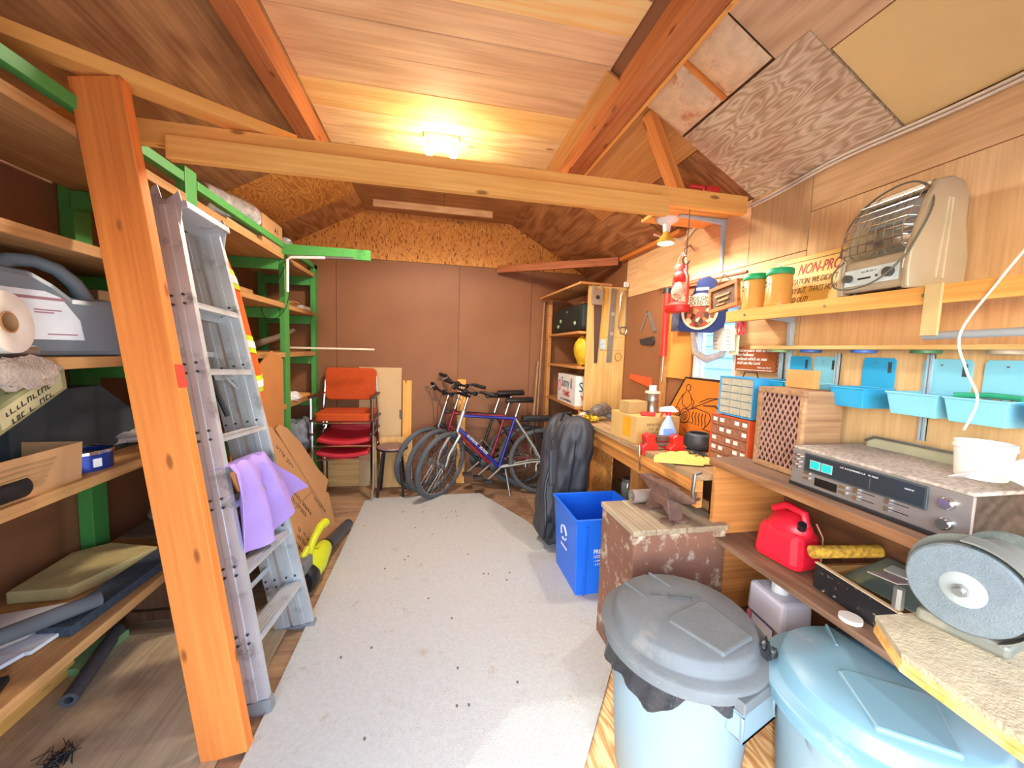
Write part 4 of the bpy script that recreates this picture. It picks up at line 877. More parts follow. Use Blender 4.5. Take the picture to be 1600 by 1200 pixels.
# tools on the board (facing the camera, y just in front of it)
FC = Matrix(((1, 0, 0, 0), (0, 0, -1, 0), (0, 1, 0, 0), (0, 0, 0, 1)))   # (x,z) profile, thickness along -y
def facing(x, z, y=3.155): return Matrix.Translation((x, y, z)) @ FC
t = thing('hand_saw', 'long brown hand saw hanging from the left edge of the tool board', 'saw', facing(1.335, 1.37))
part('blade', MB().prism([(.025, 0), (.055, 0), (.075, .5), (.0, .52)][::1], .002, .005), paint('brown_saw_blade', '5a4136', .5, .4), t)
part('handle', MB().prism([(-.02, .50), (.075, .50), (.08, .58), (.07, .66), (.05, .67), (.05, .63), (.0, .63), (-.005, .67), (-.025, .66), (-.03, .55)], -.002, .018), paint('worn_saw_handle', '96826e', .7), t, bev=.004)
part('grip_hole', MB().cyl((.025, .565, .0185), (.025, .565, .02), .018), INK, t)
t = thing('steel_straightedge', 'long grey steel straightedge with round holes hanging on the tool board', 'ruler', facing(1.475, 1.38))
part('bar', MB().prism([(0, 0), (.05, 0), (.065, .64), (.015, .64)], .001, .006), paint('grey_steel_bar', '8d857a', .45, .5), t)
for zz in (.42, .25): part('hole_ring', MB().cyl((.03 + zz * .02, zz, .006), (.03 + zz * .02, zz, .0075), .017, n=16), paint('light_steel', 'b5aea2', .4, .5), t)
solo('yellow_rule', MB().box(-.012, 0, .001, .012, .5, .005), paint('yellow_rule', 'd9a23c', .6), 'narrow yellow rule hanging between the hand saw and the straightedge', 'ruler', facing(1.44, 1.52))
t = thing('hacksaw', 'thin framed hacksaw hanging at the right side of the tool board', 'saw', facing(1.57, 1.63))
part('frame', MB().tube([(.02, .03, .006), (.0, .06, .006), (.01, .33, .006), (.03, .37, .006), (.07, .38, .006)], .005, 6), STEEL, t)
part('blade', MB().box(.066, .02, .004, .078, .38, .006), STEEL, t); part('handle', MB().tube([(.02, .01, .006), (.07, .0, .006), (.085, .04, .006), (.06, .065, .006), (.02, .06, .006)], .008, 6, closed=True), STEEL, t)
solo('parts_packet', MB().box(-.025, -.045, .001, .025, .045, .006), paint('pale_blue_card', 'a8bcc0', .5, var=.2, scale=40), 'small pale blue packet pinned to the tool board', 'packet', facing(1.435, 1.535), bev=.001)
solo('wire_ring', MB().tube([(.03 * math.cos(a), .035 * math.sin(a), .005) for a in [2 * PI * k / 20 for k in range(20)]], .002, 5, closed=True), RUST, 'dark wire ring hanging low on the tool board', 'ring', facing(1.585, 1.43))
solo('outlet_box', MB().box(-.02, -.022, 0, .02, .022, .03), WHITE, 'small white electrical box at the top right corner of the tool board', 'box', facing(1.625, 2.06, 3.165), bev=.003)
# things on the corner shelves
t = thing('cooler_bag', 'black and dark teal bag lying on the upper corner shelf', 'bag', (1.38, 3.62, 1.646))
part('body', MB().box(-.13, -.40, 0, .2, .40, .255), paint('black_bag_fabric', '15211f', .6, var=.5, scale=7), t, bev=.05)
part('clip', MB().box(-.136, -.04, .19, -.13, .0, .205), STEEL, t); 
for k, (a, b) in enumerate(((.16, .12), (.23, .07), (-.25, .08))): part('strap_buckle', MB().ball((-.13, a, b), (.012, .025, .02), 8), paint('pale_green_trim', '9ab59a', .5), t)
solo('yellow_bag', crumple((1.30, 3.28, 1.47), (.07, .11, .135), 17, .25), paint('yellow_sack', 'd2ac22', .45, var=.15, bump=.3), 'crumpled yellow sack standing on the middle corner shelf', 'bag', (1.3, 3.28, 1.336), world=True)
t = thing('yam_box', 'white cardboard yam box with blue and red print on the lower corner shelf', 'box', (1.25, 3.23, .976))
part('box', MB().box(-.02, 0, 0, .36, .50, .27), paint('white_carton', 'e4e0dc', .6, var=.03), t, bev=.002)
BLT = paint('dark_blue_print', '1f4a60', .6); RDT = paint('red_print', 'c53a38', .6)
Mf = frame((1.2285, 3.71, .976), (0, -1, 0), (0, 0, 1))
text(t, 'Sunny II', .135, Mf @ Matrix.Translation((.09, .15, 0)), BLT, sx=.72, world=True); text(t, 'YAMS', .075, Mf @ Matrix.Translation((.14, .065, 0)), RDT, sx=1.05, bold=.002, world=True); marks(t, W[t.name].inverted() @ Mf @ Matrix.Translation((.05, .02, 0)), 1, .38, .022, INK, 2)
part('round_emblem', MB().tube([(.05 + .03 * math.cos(a), .16 + .05 * math.sin(a), 0.001) for a in [2 * PI * k / 20 for k in range(20)]], .006, 5, closed=True, M=Mf), paint('pink_print', 'c9737c', .6), t, world=True)
Mf = frame((1.23, 3.2285, .976), (1, 0, 0), (0, 0, 1))
text(t, 'Sunny II', .125, Mf @ Matrix.Translation((.03, .13, 0)), BLT, sx=.8, world=True); text(t, 'YAMS', .06, Mf @ Matrix.Translation((.05, .055, 0)), RDT, bold=.002, world=True)

# ---------------------------------------------------------------- right wall beyond the bench
t = thing('carpenter_square', 'small grey steel square hanging on the far right wall', 'square', wallR(1.648, 2.80, 1.80)); GST = paint('grey_steel', '8b8580', .45, .5)
part('blade', MB().prism([(-.02, .0), (.02, .0), (.13, -.16), (.09, -.17)], 0, .004), GST, t); part('arm', MB().prism([(-.02, 0), (.0, .0), (-.09, -.16), (-.11, -.15)], 0, .004), GST, t)
solo('paint_scraper', MB().prism([(0, 0), (.20, .02), (.22, -.02), (.2, -.05), (.02, -.04)], 0, .012), paint('black_tool', '2e2a2a', .5), 'black flat tool hanging below the steel square', 'scraper', wallR(1.648, 2.90, 1.58), bev=.002)
solo('orange_wedge', MB().prism([(0, .02), (.33, .01), (.33, -.07), (0, -.02)], 0, .015), paint('orange_plastic', 'e2552c', .4), 'orange flat plastic wedge low on the far right wall', 'tool', wallR(1.648, 3.02, 1.27), bev=.002)
t = thing('red_tube_pump', 'long red tube with a black cap hanging upright left of the window', 'tube', (1.60, 2.49, 1.45))
part('tube', MB().cyl((0, 0, 0), (.0, 0, .44), .022), RED, t); part('cap', MB().cyl((0, 0, .44), (0, 0, .475), .026), BLACK, t); part('tip', MB().cyl((0, 0, -.18), (0, 0, 0), .007), STEEL, t)
part('strap', MB().cyl((0, .035, .0), (0, .035, .44), .008), paint('rust_rod', '9a5030', .5), t)
solo('hanging_rail', MB().tube([(1.62, 2.62, 1.94), (1.60, 1.78, 1.905)], .009, 8), paint('brown_rod', '7a5238', .6), 'thin brown rod fixed across the wall above the window', 'rod')
solo('wooden_upright', MB().box(1.61, 2.50, .92, 1.645, 2.53, 1.92), SH2, 'thin upright wooden strip on the wall left of the orange panel', 'strip', (1.63, 2.5, .92), world=True)
# lantern
t = thing('kerosene_lantern', 'red kerosene lantern hanging from a hook by the right wall', 'lantern', Matrix.Translation((1.445, 2.12, 1.715)) @ Matrix.Scale(1.2, 4))
part('tank', MB().lathe([(.0, 0), (.062, 0), (.068, .01), (.066, .035), (.04, .05), (.03, .055), (0, .055)], 24), RED, t)
gl2, t_, b_ = newmat('lantern_glass'); b_.inputs['Transmission Weight'].default_value = .9; b_.inputs['Roughness'].default_value = .05; b_.inputs['Base Color'].default_value = (.9, .85, .75, 1)
part('globe', MB().lathe([(.025, .06), (.04, .085), (.043, .105), (.035, .13), (.024, .15)], 24, cap=False), gl2, t)
part('burner', MB().lathe([(.0, .05), (.022, .055), (.024, .07), (.01, .08), (0, .08)], 16), STEEL, t)
part('chimney', MB().lathe([(.0, .235), (.032, .235), (.034, .22), (.03, .2), (.036, .19), (.036, .17), (.026, .155), (.024, .15), (0, .15)], 20), RED, t)
for s in (-1, 1): part('side_tube', MB().tube([(0, s * .055, .02), (0, s * .062, .06), (0, s * .055, .17), (0, s * .03, .21)], .008, 8), RED, t)
part('bail', MB().tube([(0, -.04, .2), (0, -.03, .27), (0, 0, .30), (0, .03, .27), (0, .04, .2)], .002, 5), STEEL, t)
solo('lantern_hook', MB().tube([(1.445, 2.12, 2.05), (1.445, 2.10, 2.09), (1.45, 2.06, 2.10), (1.46, 2.03, 2.06)], .004, 6), RUST, 'rusty curved hook holding the red lantern', 'hook')
solo('photo_print', MB().box(0, 0, 0, .22, .15, .002), paint('dark_photo', '4a4a58', .25, var=.7, scale=14), 'dark photograph pinned below the red lantern', 'photograph', wallR(1.59, 2.40, 1.62))
# oval sign
t = thing('oval_sign', 'dark blue sign with an oval food picture and cream banner by the window', 'sign', frame((1.44, 2.11, 1.60), (.5, -.86, 0), (0, 0, 1)))
part('board', MB().prism([(.0, .02), (.02, .0), (.20, -.01), (.26, .02), (.28, .10), (.26, .17), (.20, .22), (.21, .28), (.17, .31), (.11, .30), (.08, .22), (.02, .17)], 0, .006), paint('navy_sign', '24346a', .4, var=.1), t)
part('cream_oval', MB().prism([(.125 + .105 * math.cos(a), .115 + .105 * math.sin(a)) for a in [2 * PI * k / 32 for k in range(32)]], .006, .0075), paint('cream_print_paint', 'ecdcb4', .5), t)
pic, t_, b_ = newmat('food_picture'); v_ = N(t_, 'ShaderNodeTexVoronoi'); v_.inputs['Scale'].default_value = 38; tc_ = N(t_, 'ShaderNodeTexCoord'); t_.links.new(tc_.outputs['Object'], v_.inputs['Vector'])
sp_c = N(t_, 'ShaderNodeSeparateColor'); t_.links.new(v_.outputs['Color'], sp_c.inputs[0]); r_ = N(t_, 'ShaderNodeValToRGB'); r_.color_ramp.interpolation = 'CONSTANT'
for p_, c_ in ((0, '5a3428'), (.3, 'c8402c'), (.5, 'e8cfa8'), (.68, '8d4c34'), (.85, 'd87a50')):
    e_ = r_.color_ramp.elements[0] if p_ == 0 else r_.color_ramp.elements.new(p_); e_.color = lin(c_)
t_.links.new(sp_c.outputs[0], r_.inputs[0]); t_.links.new(r_.outputs[0], b_.inputs['Base Color'])
part('picture', MB().prism([(.125 + .088 * math.cos(a), .11 + .088 * math.sin(a)) for a in [2 * PI * k / 32 for k in range(32)]], .0075, .0085), pic, t)
part('banner', MB().prism([(-.01, .15), (.02, .21), (.21, .20), (.24, .145)], .0085, .0105), paint('cream_print_paint', 'ecdcb4', .5), t)
text(t, 'EDGE GIN', .032, Matrix.Translation((.05, .178, .011)), INK, sx=.9); text(t, 'ROCKED OUT', .032, Matrix.Translation((.035, .152, .011)), INK, sx=.85)
part('white_lettering', MB().box(.10, .235, .006, .17, .25, .0075), WHITE, t)
t = thing('wooden_plaque', 'carved brown wooden plaque with a frame hanging left of the pine shelf', 'plaque', frame((1.50, 1.90, 1.69), (-.05, -1, .12), (0, .12, 1)))
part('panel', MB().box(.01, .01, 0, .21, .125, .01), paint('carved_wood', '6e4a2c', .7, var=.4, scale=30, bump=1), t)
for b in ((0, 0, .22, .02), (0, .115, .22, .135), (0, .02, .02, .115), (.20, .02, .22, .115)): part('frame_bar', MB().box(b[0], b[1], -.002, b[2], b[3], .018), wood('plaque_frame', 'b86a34', '8a4820', 'X'), t, bev=.002)
part('raised_letters', MB().box(.05, .075, .01, .16, .085, .014).box(.07, .05, .01, .15, .06, .014).box(.06, .03, .01, .12, .038, .014), paint('tan_letters', 'a8875c', .7), t, stuff=True)
part('cord', MB().tube([(.05, .13, .005), (.11, .19, .005), (.17, .13, .005)], .003, 5), paint('brown_cord', '7a4a2a', .8), t)
t = thing('wall_calendar', 'small pale calendar sheet curling over the window edge', 'calendar', wallR(1.60, 1.99, 1.49))
def cal(u, v): return (.0 + .17 * u, .0 + .14 * v, .02 * math.sin(u * 3) + .01 * v)
part('sheet', MB().sheet(cal, 10, 8, .002), paint('calendar_paper', 'dcdad2', .6, var=.04), t)
ln = MB()
for k in range(6): ln.box(.02, .015 + .02 * k, .0165 + .002 * k, .15, .018 + .02 * k, .018 + .002 * k)
part('printed_rows', ln, paint('grey_print', '8a8c94', .6), t)
part('cream_backing', MB().box(.12, -.02, -.004, .19, .12, -.002), paint('cream_print_paint', 'ecdcb4', .5), t)
t = thing('red_scissors', 'red handled scissors hanging from the left end of the pine shelf', 'scissors', wallR(1.50, 1.68, 1.60))
for s in (-1, 1): part('handle', MB().tube([(s * .012 + .011 * math.cos(a), .0 + .03 * math.sin(a), 0) for a in [2 * PI * k / 14 for k in range(14)]], .005, 6, closed=True), paint('red_pink_plastic', 'd93848', .4), t)
part('blade', MB().box(-.012, .025, -.002, .012, .05, .002), STEEL, t)
t = thing('verse_plaque', 'brown wall plaque with white verse lettering right of the window', 'plaque', wallR(1.635, 1.84, 1.385))
part('panel', MB().box(0, 0, 0, .25, .13, .01), paint('plaque_brown', '9e4f22', .5, var=.08), t, bev=.002)
for k in range(6): part('scallop', MB().cyl((.25, .012 + k * .021, 0), (.25, .012 + k * .021, .009), .008, n=10), paint('plaque_brown', '9e4f22', .5), t)
for i, s in enumerate(('Follow peace with all men,', 'and holiness:', 'without which no man', 'shall see the Lord')): text(t, s, .0235, Matrix.Translation((.012, .102 - i * .022, .0105)), WHITE, shear=.25, bold=.0004, sx=.9)
text(t, 'Hebrews 12:14', .013, Matrix.Translation((.15, .018, .0105)), WHITE)
part('white_line', MB().box(.01, .006, .010, .24, .009, .011), WHITE, t)
solo('plastic_strip', MB().tube([(1.60, 2.19, 1.62), (1.60, 2.15, 1.48), (1.60, 2.04, 1.44), (1.60, 1.92, 1.47), (1.60, 1.88, 1.53)], [.012, .02, .024, .02, .012], 8), CLEAR, 'curved strip of clear plastic hanging across the window', 'plastic')
# ---------------------------------------------------------------- workbench
BX = 1.17
t = thing('workbench', 'long worn wooden workbench along the right wall with a heavy front edge', 'workbench', (1.4, 2.3, 0))
BT = wood('worn_bench_top', 'b58c66', '8a6444', 'Y', rings=4, contrast=.4, stain='6f5844'); OB = wood('orange_bench_lumber', 'd88a42', 'b2642a', 'Y', rings=3, contrast=.4)
for x0, x1 in ((BX + .002, 1.32), (1.322, 1.48), (1.482, 1.645)): slab('top_board', t, BT, x0, 1.515, .885, x1, 3.155, .915)
slab('front_edge', t, OB, BX, 1.515, .83, BX + .05, 2.0, .884); slab('front_edge', t, OB, BX + .03, 2.003, .82, BX + .07, 3.15, .884)
slab('front_rail', t, OB, BX + .05, 1.55, .74, BX + .08, 3.1, .815)
for y in (1.56, 2.2, 2.36, 3.06): slab('leg', t, wood('orange_bench_lumber', 'd88a42', 'b2642a', 'Z'), BX + .19, y, 0, BX + .27, y + .06, .815)
slab('side_panel', t, paint('tan_panel', 'b98a58', .7), BX + .175, 1.63, .02, BX + .185, 2.19, .735); slab('side_panel', t, OSB, BX + .175, 2.68, .0, BX + .185, 3.05, .735)
slab('lower_shelf', t, BT, BX + .19, 1.56, .33, 1.64, 3.1, .35)
t = thing('glass_jar', 'clear glass jar with a metal lid on the lower bench shelf behind the blue bin', 'jar', (1.42, 2.55, .351))
part('glass', MB().lathe([(.0, 0), (.045, 0), (.05, .01), (.05, .15), (.04, .17), (0, .17)], 20), paint('smoked_glass', '8d9a92', .08, .3), t); part('lid', MB().cyl((0, 0, .17), (0, 0, .19), .045), STEEL, t)
# pipe vise with two red jaws
t = thing('pipe_vise', 'red clamp vise with two jaws and a hanging steel handle on the bench edge', 'vise', (1.2, 1.99, .916))
def jaw(y): return MB().prism([(-.04, -.03), (.05, -.03), (.055, .02), (.035, .05), (.04, .085), (.0, .095), (-.03, .08), (-.02, .04), (-.045, .02)], y, y + .05, FC @ Matrix.Identity(4))
part('jaw', jaw(.0), RED, t, bev=.006); part('jaw', jaw(0), RED, t, M=Matrix.Translation((.14, -.05, -.0)), bev=.006)
part('screw', MB().cyl((-.03, -.02, .03), (.20, -.05, .03), .013), RUST, t); part('anvil_plate', MB().box(.05, -.04, .05, .13, .0, .075), RUST, t, bev=.003)
part('handle', MB().tube([(-.06, -.04, .03), (-.055, -.05, -.12)], .0065, 8), CHROME, t)
YB_ = paint('yellow_print', 'e0a01e', .6)
t = thing('carton', 'yellowish cardboard carton with orange print on the workbench', 'box', mat_at((1.19, 2.08, .916), .06))
part('box', MB().box(0, 0, 0, .30, .30, .165), paint('yellow_cardboard', 'cfa868', .7, var=.06), t, bev=.002)
part('orange_print', MB().box(-.001, .06, .03, 0, .15, .15).box(.02, -.001, .03, .06, 0, .04), YB_, t)
marks(t, frame((.07, -.0015, .11), (1, 0, 0), (0, 0, 1)), 3, .10, .016, paint('brown_print', '8a6a3c', .7), 5); text(t, 'UPE', .06, frame((.19, -.0015, .085), (1, 0, 0), (0, 0, 1)), YB_)
solo('small_carton', MB().box(0, 0, 0, .14, .10, .075), paint('tan_print_box', 'b5935e', .7), 'small open tan carton on top of the yellowish carton', 'box', mat_at((1.20, 2.20, 1.083), .15), bev=.002)
solo('red_marker_box', MB().box(0, 0, 0, .085, .03, .022), RED, 'small red object lying on top of the yellowish carton', 'holder', mat_at((1.24, 2.12, 1.083), -.3), bev=.003)
def tin(name, label, x, y, z, r, h, mt):
    solo(name, MB().lathe([(0, 0), (r, 0), (r, .004), (r * .96, .007), (r * .96, h - .007), (r, h - .004), (r, h), (0, h)], 24), mt, label, 'tin', (x, y, z))
tin('steel_tin', 'steel can at the bottom of the little can stack on the carton', 1.40, 2.27, 1.083, .042, .075, STEEL); tin('steel_tin', 'steel can in the middle of the little can stack', 1.40, 2.27, 1.16, .041, .045, paint('grey_tin', 'a39c90', .35, .7))
tin('lidded_tin', 'small pale wide lid on top of the steel can stack', 1.40, 2.27, 1.207, .048, .012, paint('cream_tin', 'd9cfb8', .4)); tin('pale_cup', 'tiny white cup crowning the steel can stack', 1.40, 2.27, 1.221, .024, .035, WHITE)
# spray bottle
t = thing('spray_bottle', 'clear blue spray bottle with a red and white trigger and red liquid', 'spray bottle', mat_at((1.345, 2.00, .916), -.2))
def ob(prof, mt, n='body'):
    m = MB(); m.lathe(prof, 20); m.v = [Vector((v.x, v.y * .55, v.z)) for v in m.v]; return part(n, m, mt, t)
ob([(.0, 0), (.046, 0), (.05, .006), (.05, .05), (0, .05)], paint('red_liquid', 'd8362c', .2), 'liquid'); ob([(.0, .05), (.05, .05), (.05, .09), (.034, .14), (.016, .175), (.014, .195), (0, .195)], paint('pale_blue_plastic', 'b2cdea', .25, var=.05))
part('label', MB().box(-.035, -.029, .055, .035, -.0265, .115), paint('blue_label', '7f9fe0', .4), t)
part('collar', MB().cyl((0, 0, .19), (0, 0, .212), .016), RED, t); part('trigger', MB().tube([(-.01, 0, .215), (-.035, 0, .205), (-.045, 0, .18)], .006, 6), RED, t)
hd_ = MB(); hd_.prism([(-.055, .212), (-.05, .235), (.02, .245), (.055, .215), (.03, .21)], -.012, .012, FC); part('spray_head', hd_, WHITE, t, bev=.003)
# orange metal picture
pol = [(2.46, .918), (2.46, .99), (2.27, 1.315), (1.80, 1.315), (1.80, .918)]
Mp = frame((1.60, 2.46, .916), (-.0, -1, 0), (.10, 0, 1))
t = thing('orange_cutout_picture', 'orange plate with a dark line drawing of a farmer on a tractor', 'picture', Mp)
part('plate', MB().prism([(2.46 - a, b - .916) for a, b in pol], 0, .004), paint('orange_plate', 'e8842a', .5, var=.05), t)
ed = MB(); P4 = [(2.46 - a, b - .916, .004) for a, b in pol]; ed.tube(P4[1:4], .007, 6); part('dark_edge', ed, INK, t)
dr = MB()
def stroke(pts, r=.0028): dr.tube([(a, b, .005) for a, b in pts], r, 4)
def cir(a, b, r, rr=.0028, n=18): dr.tube([(a + r * math.cos(2 * PI * k / n), b + r * math.sin(2 * PI * k / n), .005) for k in range(n)], rr, 4, closed=True)
stroke([(.02, .08), (.10, .13), (.18, .14), (.30, .21), (.46, .28), (.64, .34)]); cir(.235, .335, .022); stroke([(.215, .31), (.19, .27), (.20, .22), (.25, .20), (.29, .24), (.27, .29), (.24, .31)]); stroke([(.19, .29), (.16, .24), (.14, .19)]); stroke([(.27, .28), (.31, .25), (.30, .21)])
cir(.15, .16, .035); cir(.15, .16, .018); cir(.24, .15, .048); cir(.24, .15, .026); cir(.24, .15, .01); stroke([(.28, .20), (.34, .215), (.46, .20), (.48, .17), (.46, .13), (.43, .10)])
for k in range(5): stroke([(.32 + k * .028, .19), (.31 + k * .03, .16), (.33 + k * .028, .13), (.32 + k * .03, .11)])
stroke([(.05, .04), (.20, .10), (.31, .12)]); stroke([(.40, .24), (.50, .25), (.58, .21), (.62, .14)], .005); stroke([(.42, .10), (.56, .09), (.64, .095)]); stroke([(.25, .07), (.30, .03)]); stroke([(.46, .06), (.52, .0)])
stroke([(.36, .255), (.44, .29), (.55, .30), (.64, .33)]); stroke([(.56, .13), (.60, .09), (.58, .05)]); stroke([(.10, .09), (.14, .05), (.22, .02)])
part('line_drawing', dr, INK, t)
t = thing('cast_iron_pot', 'small round dark grey pot with a thick handle on the bench', 'pot', mat_at((1.50, 1.93, .916), .2))
part('pot', MB().lathe([(0, 0), (.05, 0), (.07, .02), (.078, .055), (.072, .09), (.055, .1), (.05, .098), (.06, .07), (0, .06)], 24), paint('dark_pot', '3c4248', .5), t); part('handle', MB().tube([(.04, -.075, .09), (.06, -.09, .06), (.05, -.085, .02)], .014, 8), paint('dark_pot', '3c4248', .5), t)
def pan(u, v): a = (u - .5) * 2.0; r = .03 + .23 * v; return (r * math.cos(a), r * math.sin(a), .006 + .006 * v * abs(math.sin(u * 22)))
solo('yellow_fan', MB().sheet(pan, 44, 6, .004), paint('pale_yellow_cloth', 'e0c868', .7, var=.05), 'folded pale yellow fan lying on the near end of the bench', 'fan', mat_at((1.32, 1.60, .918), 1.75))
gl_ = MB(); rr = random.Random(9)
for k in range(12): gl_.tube([(rr.uniform(-.06, .06), rr.uniform(-.08, .08), rr.uniform(.003, .03)), (rr.uniform(-.06, .06), rr.uniform(-.08, .08), rr.uniform(.003, .03))], rr.uniform(.002, .005), 5)
solo('loose_tools', gl_, paint('dark_tool_steel', '3d3a38', .4, .6), 'tangle of small dark tools on the bench beside the drawer cabinets', 'tools', (1.40, 1.80, .92), stuff=True)
c_ = thing('end_clamp', 'grey curved clamp gripping the near end of the bench edge', 'clamp', (1.2, 1.51, .84)); part('jaw', MB().tube([(.0, -.0, .085), (-.04, -.012, .08), (-.045, -.012, .0), (-.035, -.012, -.04), (.0, -.0, -.04)], .008, 8), STEEL, c_)
# drill, gloves
t = thing('power_drill', 'grey metal power drill lying at the far end of the bench', 'drill', mat_at((1.31, 2.86, .965), -2.6))
part('body', MB().tube([(-.1, 0, .03), (-.05, 0, .04), (.05, 0, .035), (.1, 0, .03)], [.04, .055, .05, .03], 12), paint('speckled_metal', '8a8884', .4, .6, var=.5, scale=40), t); part('chuck', MB().cyl((.1, 0, .03), (.16, 0, .03), .022), STEEL, t); part('bit', MB().cyl((.16, 0, .03), (.27, 0, .06), .005), paint('dark_bit', '3c3632', .5, .5), t)
part('grip', MB().tube([(-.06, 0, .0), (-.07, .06, -.02), (-.07, .12, -.02)], .022, 8), paint('grey_plastic', '6f7880', .4), t)
solo('white_canister', MB().lathe([(0, 0), (.035, 0), (.037, .005), (.037, .11), (0, .11)], 18), WHITE, 'white canister with a black cap lying behind the drill', 'canister', Matrix.Translation((1.46, 2.93, .955)) @ Matrix.Rotation(PI / 2, 4, 'Y'))
solo('yellow_gloves', crumple((1.215, 2.83, .945), (.05, .09, .03), 44, .6), paint('yellow_leather', 'd8b02c', .7, var=.2), 'crumpled yellow gloves on the bench edge above the black bags', 'gloves', (1.215, 2.83, .916), world=True)
solo('white_glove', crumple((1.24, 2.98, .945), (.05, .06, .026), 47, .6), paint('pale_glove', 'cfd4bc', .7), 'pale work glove beside the yellow gloves', 'glove', (1.24, 2.98, .916), world=True)
# black garment bags
GB = paint('black_bag_nylon', '3a3b42', .55, var=.12, bump=.15)
def bag(name, label, fn, mt=GB):
    t = thing(name, label, 'bag', fn(0, 0)[1]); return t
def gbag(label, base, topc, r0, r1, seed, depth):
    base, topc = Vector(base), Vector(topc)
    def f(u, v):
        a = 2 * PI * u; c = base.lerp(topc, v); r = r0 + (r1 - r0) * v
        k = math.sin(min(1, v * 6) * PI / 2) * (1 if v < .8 else math.sqrt(max(.02, 1 - ((v - .8) / .2) ** 2)))
        fold = 1 + .13 * math.sin(a * 5 + seed + v * 3) * (1 - .3 * v) + .16 * noise.noise(Vector((math.cos(a) * 2, math.sin(a) * 2, v * 5 + seed))) + .10 * noise.noise(Vector((math.cos(a) * 5, math.sin(a) * 5, v * 9 + seed)))
        return (c.x + r * k * fold * math.cos(a), c.y + depth * k * fold * math.sin(a), c.z)
    t = thing('garment_bag', label, 'bag', tuple(base), 'black bags leaning on the bench'); part('body', MB().sheet(f, 96, 80, .004), GB, t, world=True)
    return t, f
t, f1 = gbag('tall black travel bag leaning on the bench, left one nearest the bicycles', (.86, 2.66, .005), (.98, 2.84, .98), .115, .13, 1, .15)
for u0 in (.62, .70):
    part('strap', MB().tube([Vector(f1(u0 + .02 * math.sin(k), .1 + k * .08)) + Vector((-.004, -.010, 0)) for k in range(10)], .010, 6), BLACK, t, world=True)
part('buckle', MB().box(-.02, -.008, -.02, .02, .008, .02, Matrix.Translation(Vector(f1(.66, .25)) + Vector((0, -.015, 0)))), BLACK, t, world=True, bev=.004)
part('pocket', MB().box(-.07, -.02, -.13, .07, .012, .13, Matrix.Translation(Vector(f1(.70, .62)) + Vector((0, .0, 0))) @ Matrix.Rotation(-.12, 4, 'X')), GB, t, world=True, bev=.015)
part('handle', MB().tube([(.93, 2.72, .94), (.95, 2.70, 1.0), (1.0, 2.70, 1.01), (1.02, 2.72, .95)], .008, 6), BLACK, t, world=True)
t, f2 = gbag('bulky black travel bag leaning on the bench behind the blue bin', (.95, 2.69, .005), (1.03, 2.64, .99), .13, .15, 5, .12)
part('zip', MB().tube([Vector(f2(.72, .3 + k * .06)) + Vector((-.003, -.004, 0)) for k in range(10)], .005, 5), BLACK, t, world=True)

# ---------------------------------------------------------------- blue bin, anvil on its block
BB = paint('blue_bin_plastic', '1f6fe8', .35, var=.03)
t = thing('recycling_bin', 'bright blue open recycling bin between the black bags and the anvil block', 'bin', (1.08, 2.24, .002))
part('tub', MB().tub((-.24, -.19, .14, .18), 0, (-.26, -.21, .175, .21), .485, .005, lip=.02), BB, t, bev=.004)
for k, x in enumerate((-.2, -.03, .12)): part('rib', MB().box(x, -.205, .02, x + .008, -.19, .45, Matrix.Rotation(.04, 4, 'X')), BB, t)
Mb = frame((-.265, .08, .30), (.02, -1, 0), (-.05, 0, 1)); lg = MB()
for k in range(3):
    a0 = 2 * PI * k / 3; lg.tube([(.10 + .045 * math.cos(a0 + q * .22), .02 + .045 * math.sin(a0 + q * .22), .004) for q in range(8)], .006, 6)
lg.box(.05, -.075, .002, .15, -.062, .006); part('recycling_mark', lg, paint('silver_print', 'c6cfe6', .4), t, M=Mb)
Mt = frame((-.145, -.207, .27), (1, 0, 0), (0, .04, 1))
text(t, 'PRINCETON', .036, Mt, WHITE, sx=.8, bold=.0006)
wv = MB()
for k in range(2): wv.tube([(.0 + .02 * q, -.014 - .010 * k + .003 * math.sin(q * .9), .001) for q in range(9)], .002, 4)
wv.prism([(.0, -.045), (.06, -.035), (.12, -.045)], .0, .0015); part('wave_mark', wv, WHITE, t, M=Mt); marks(t, Mt @ Matrix.Translation((0, -.07, 0)), 1, .12, .013, WHITE, 2)
SCUF = paint('scuffed_brown_paint', '805846', .75, var=.12, scale=8, dirt='c8bca4', dirt_amt=.42, dscale=13, bump=.3)
t = thing('anvil_block', 'tall scuffed brown painted wooden box holding the small anvil', 'box', mat_at((.85, 1.45, .002), 0))
part('body', MB().box(0, 0, 0, .455, .32, .672), SCUF, t, bev=.004)
WT = wood('weathered_grey_brown', 'a58d74', '7d6452', 'Y', rings=4, contrast=.5, stain='6e5442')
for x0, x1 in ((-.006, .10), (.103, .25), (.253, .461)): part('top_board', MB().box(x0, -.006, .672, x1, .326, .698), WT, t, bev=.003)
t = thing('anvil', 'small rusty anvil bolted on the scuffed brown block', 'anvil', mat_at((1.075, 1.60, .701), 0.08)); YZ = Matrix(((0, 0, 1, 0), (1, 0, 0, 0), (0, 1, 0, 0), (0, 0, 0, 1)))
part('body', MB().prism([(-.10, 0), (-.085, 0), (-.075, .03), (-.045, .055), (.0, .055), (.03, .04), (.05, .0), (.085, 0), (.085, .012), (.06, .05), (.055, .10), (-.075, .10), (-.085, .06), (-.105, .02)], -.035, .035, YZ), RUST, t, bev=.006)
part('face', MB().prism([(-.075, .10), (.06, .10), (.15, .135), (.15, .15), (-.08, .15), (-.085, .13)], -.03, .03, YZ), RUST, t, bev=.003)
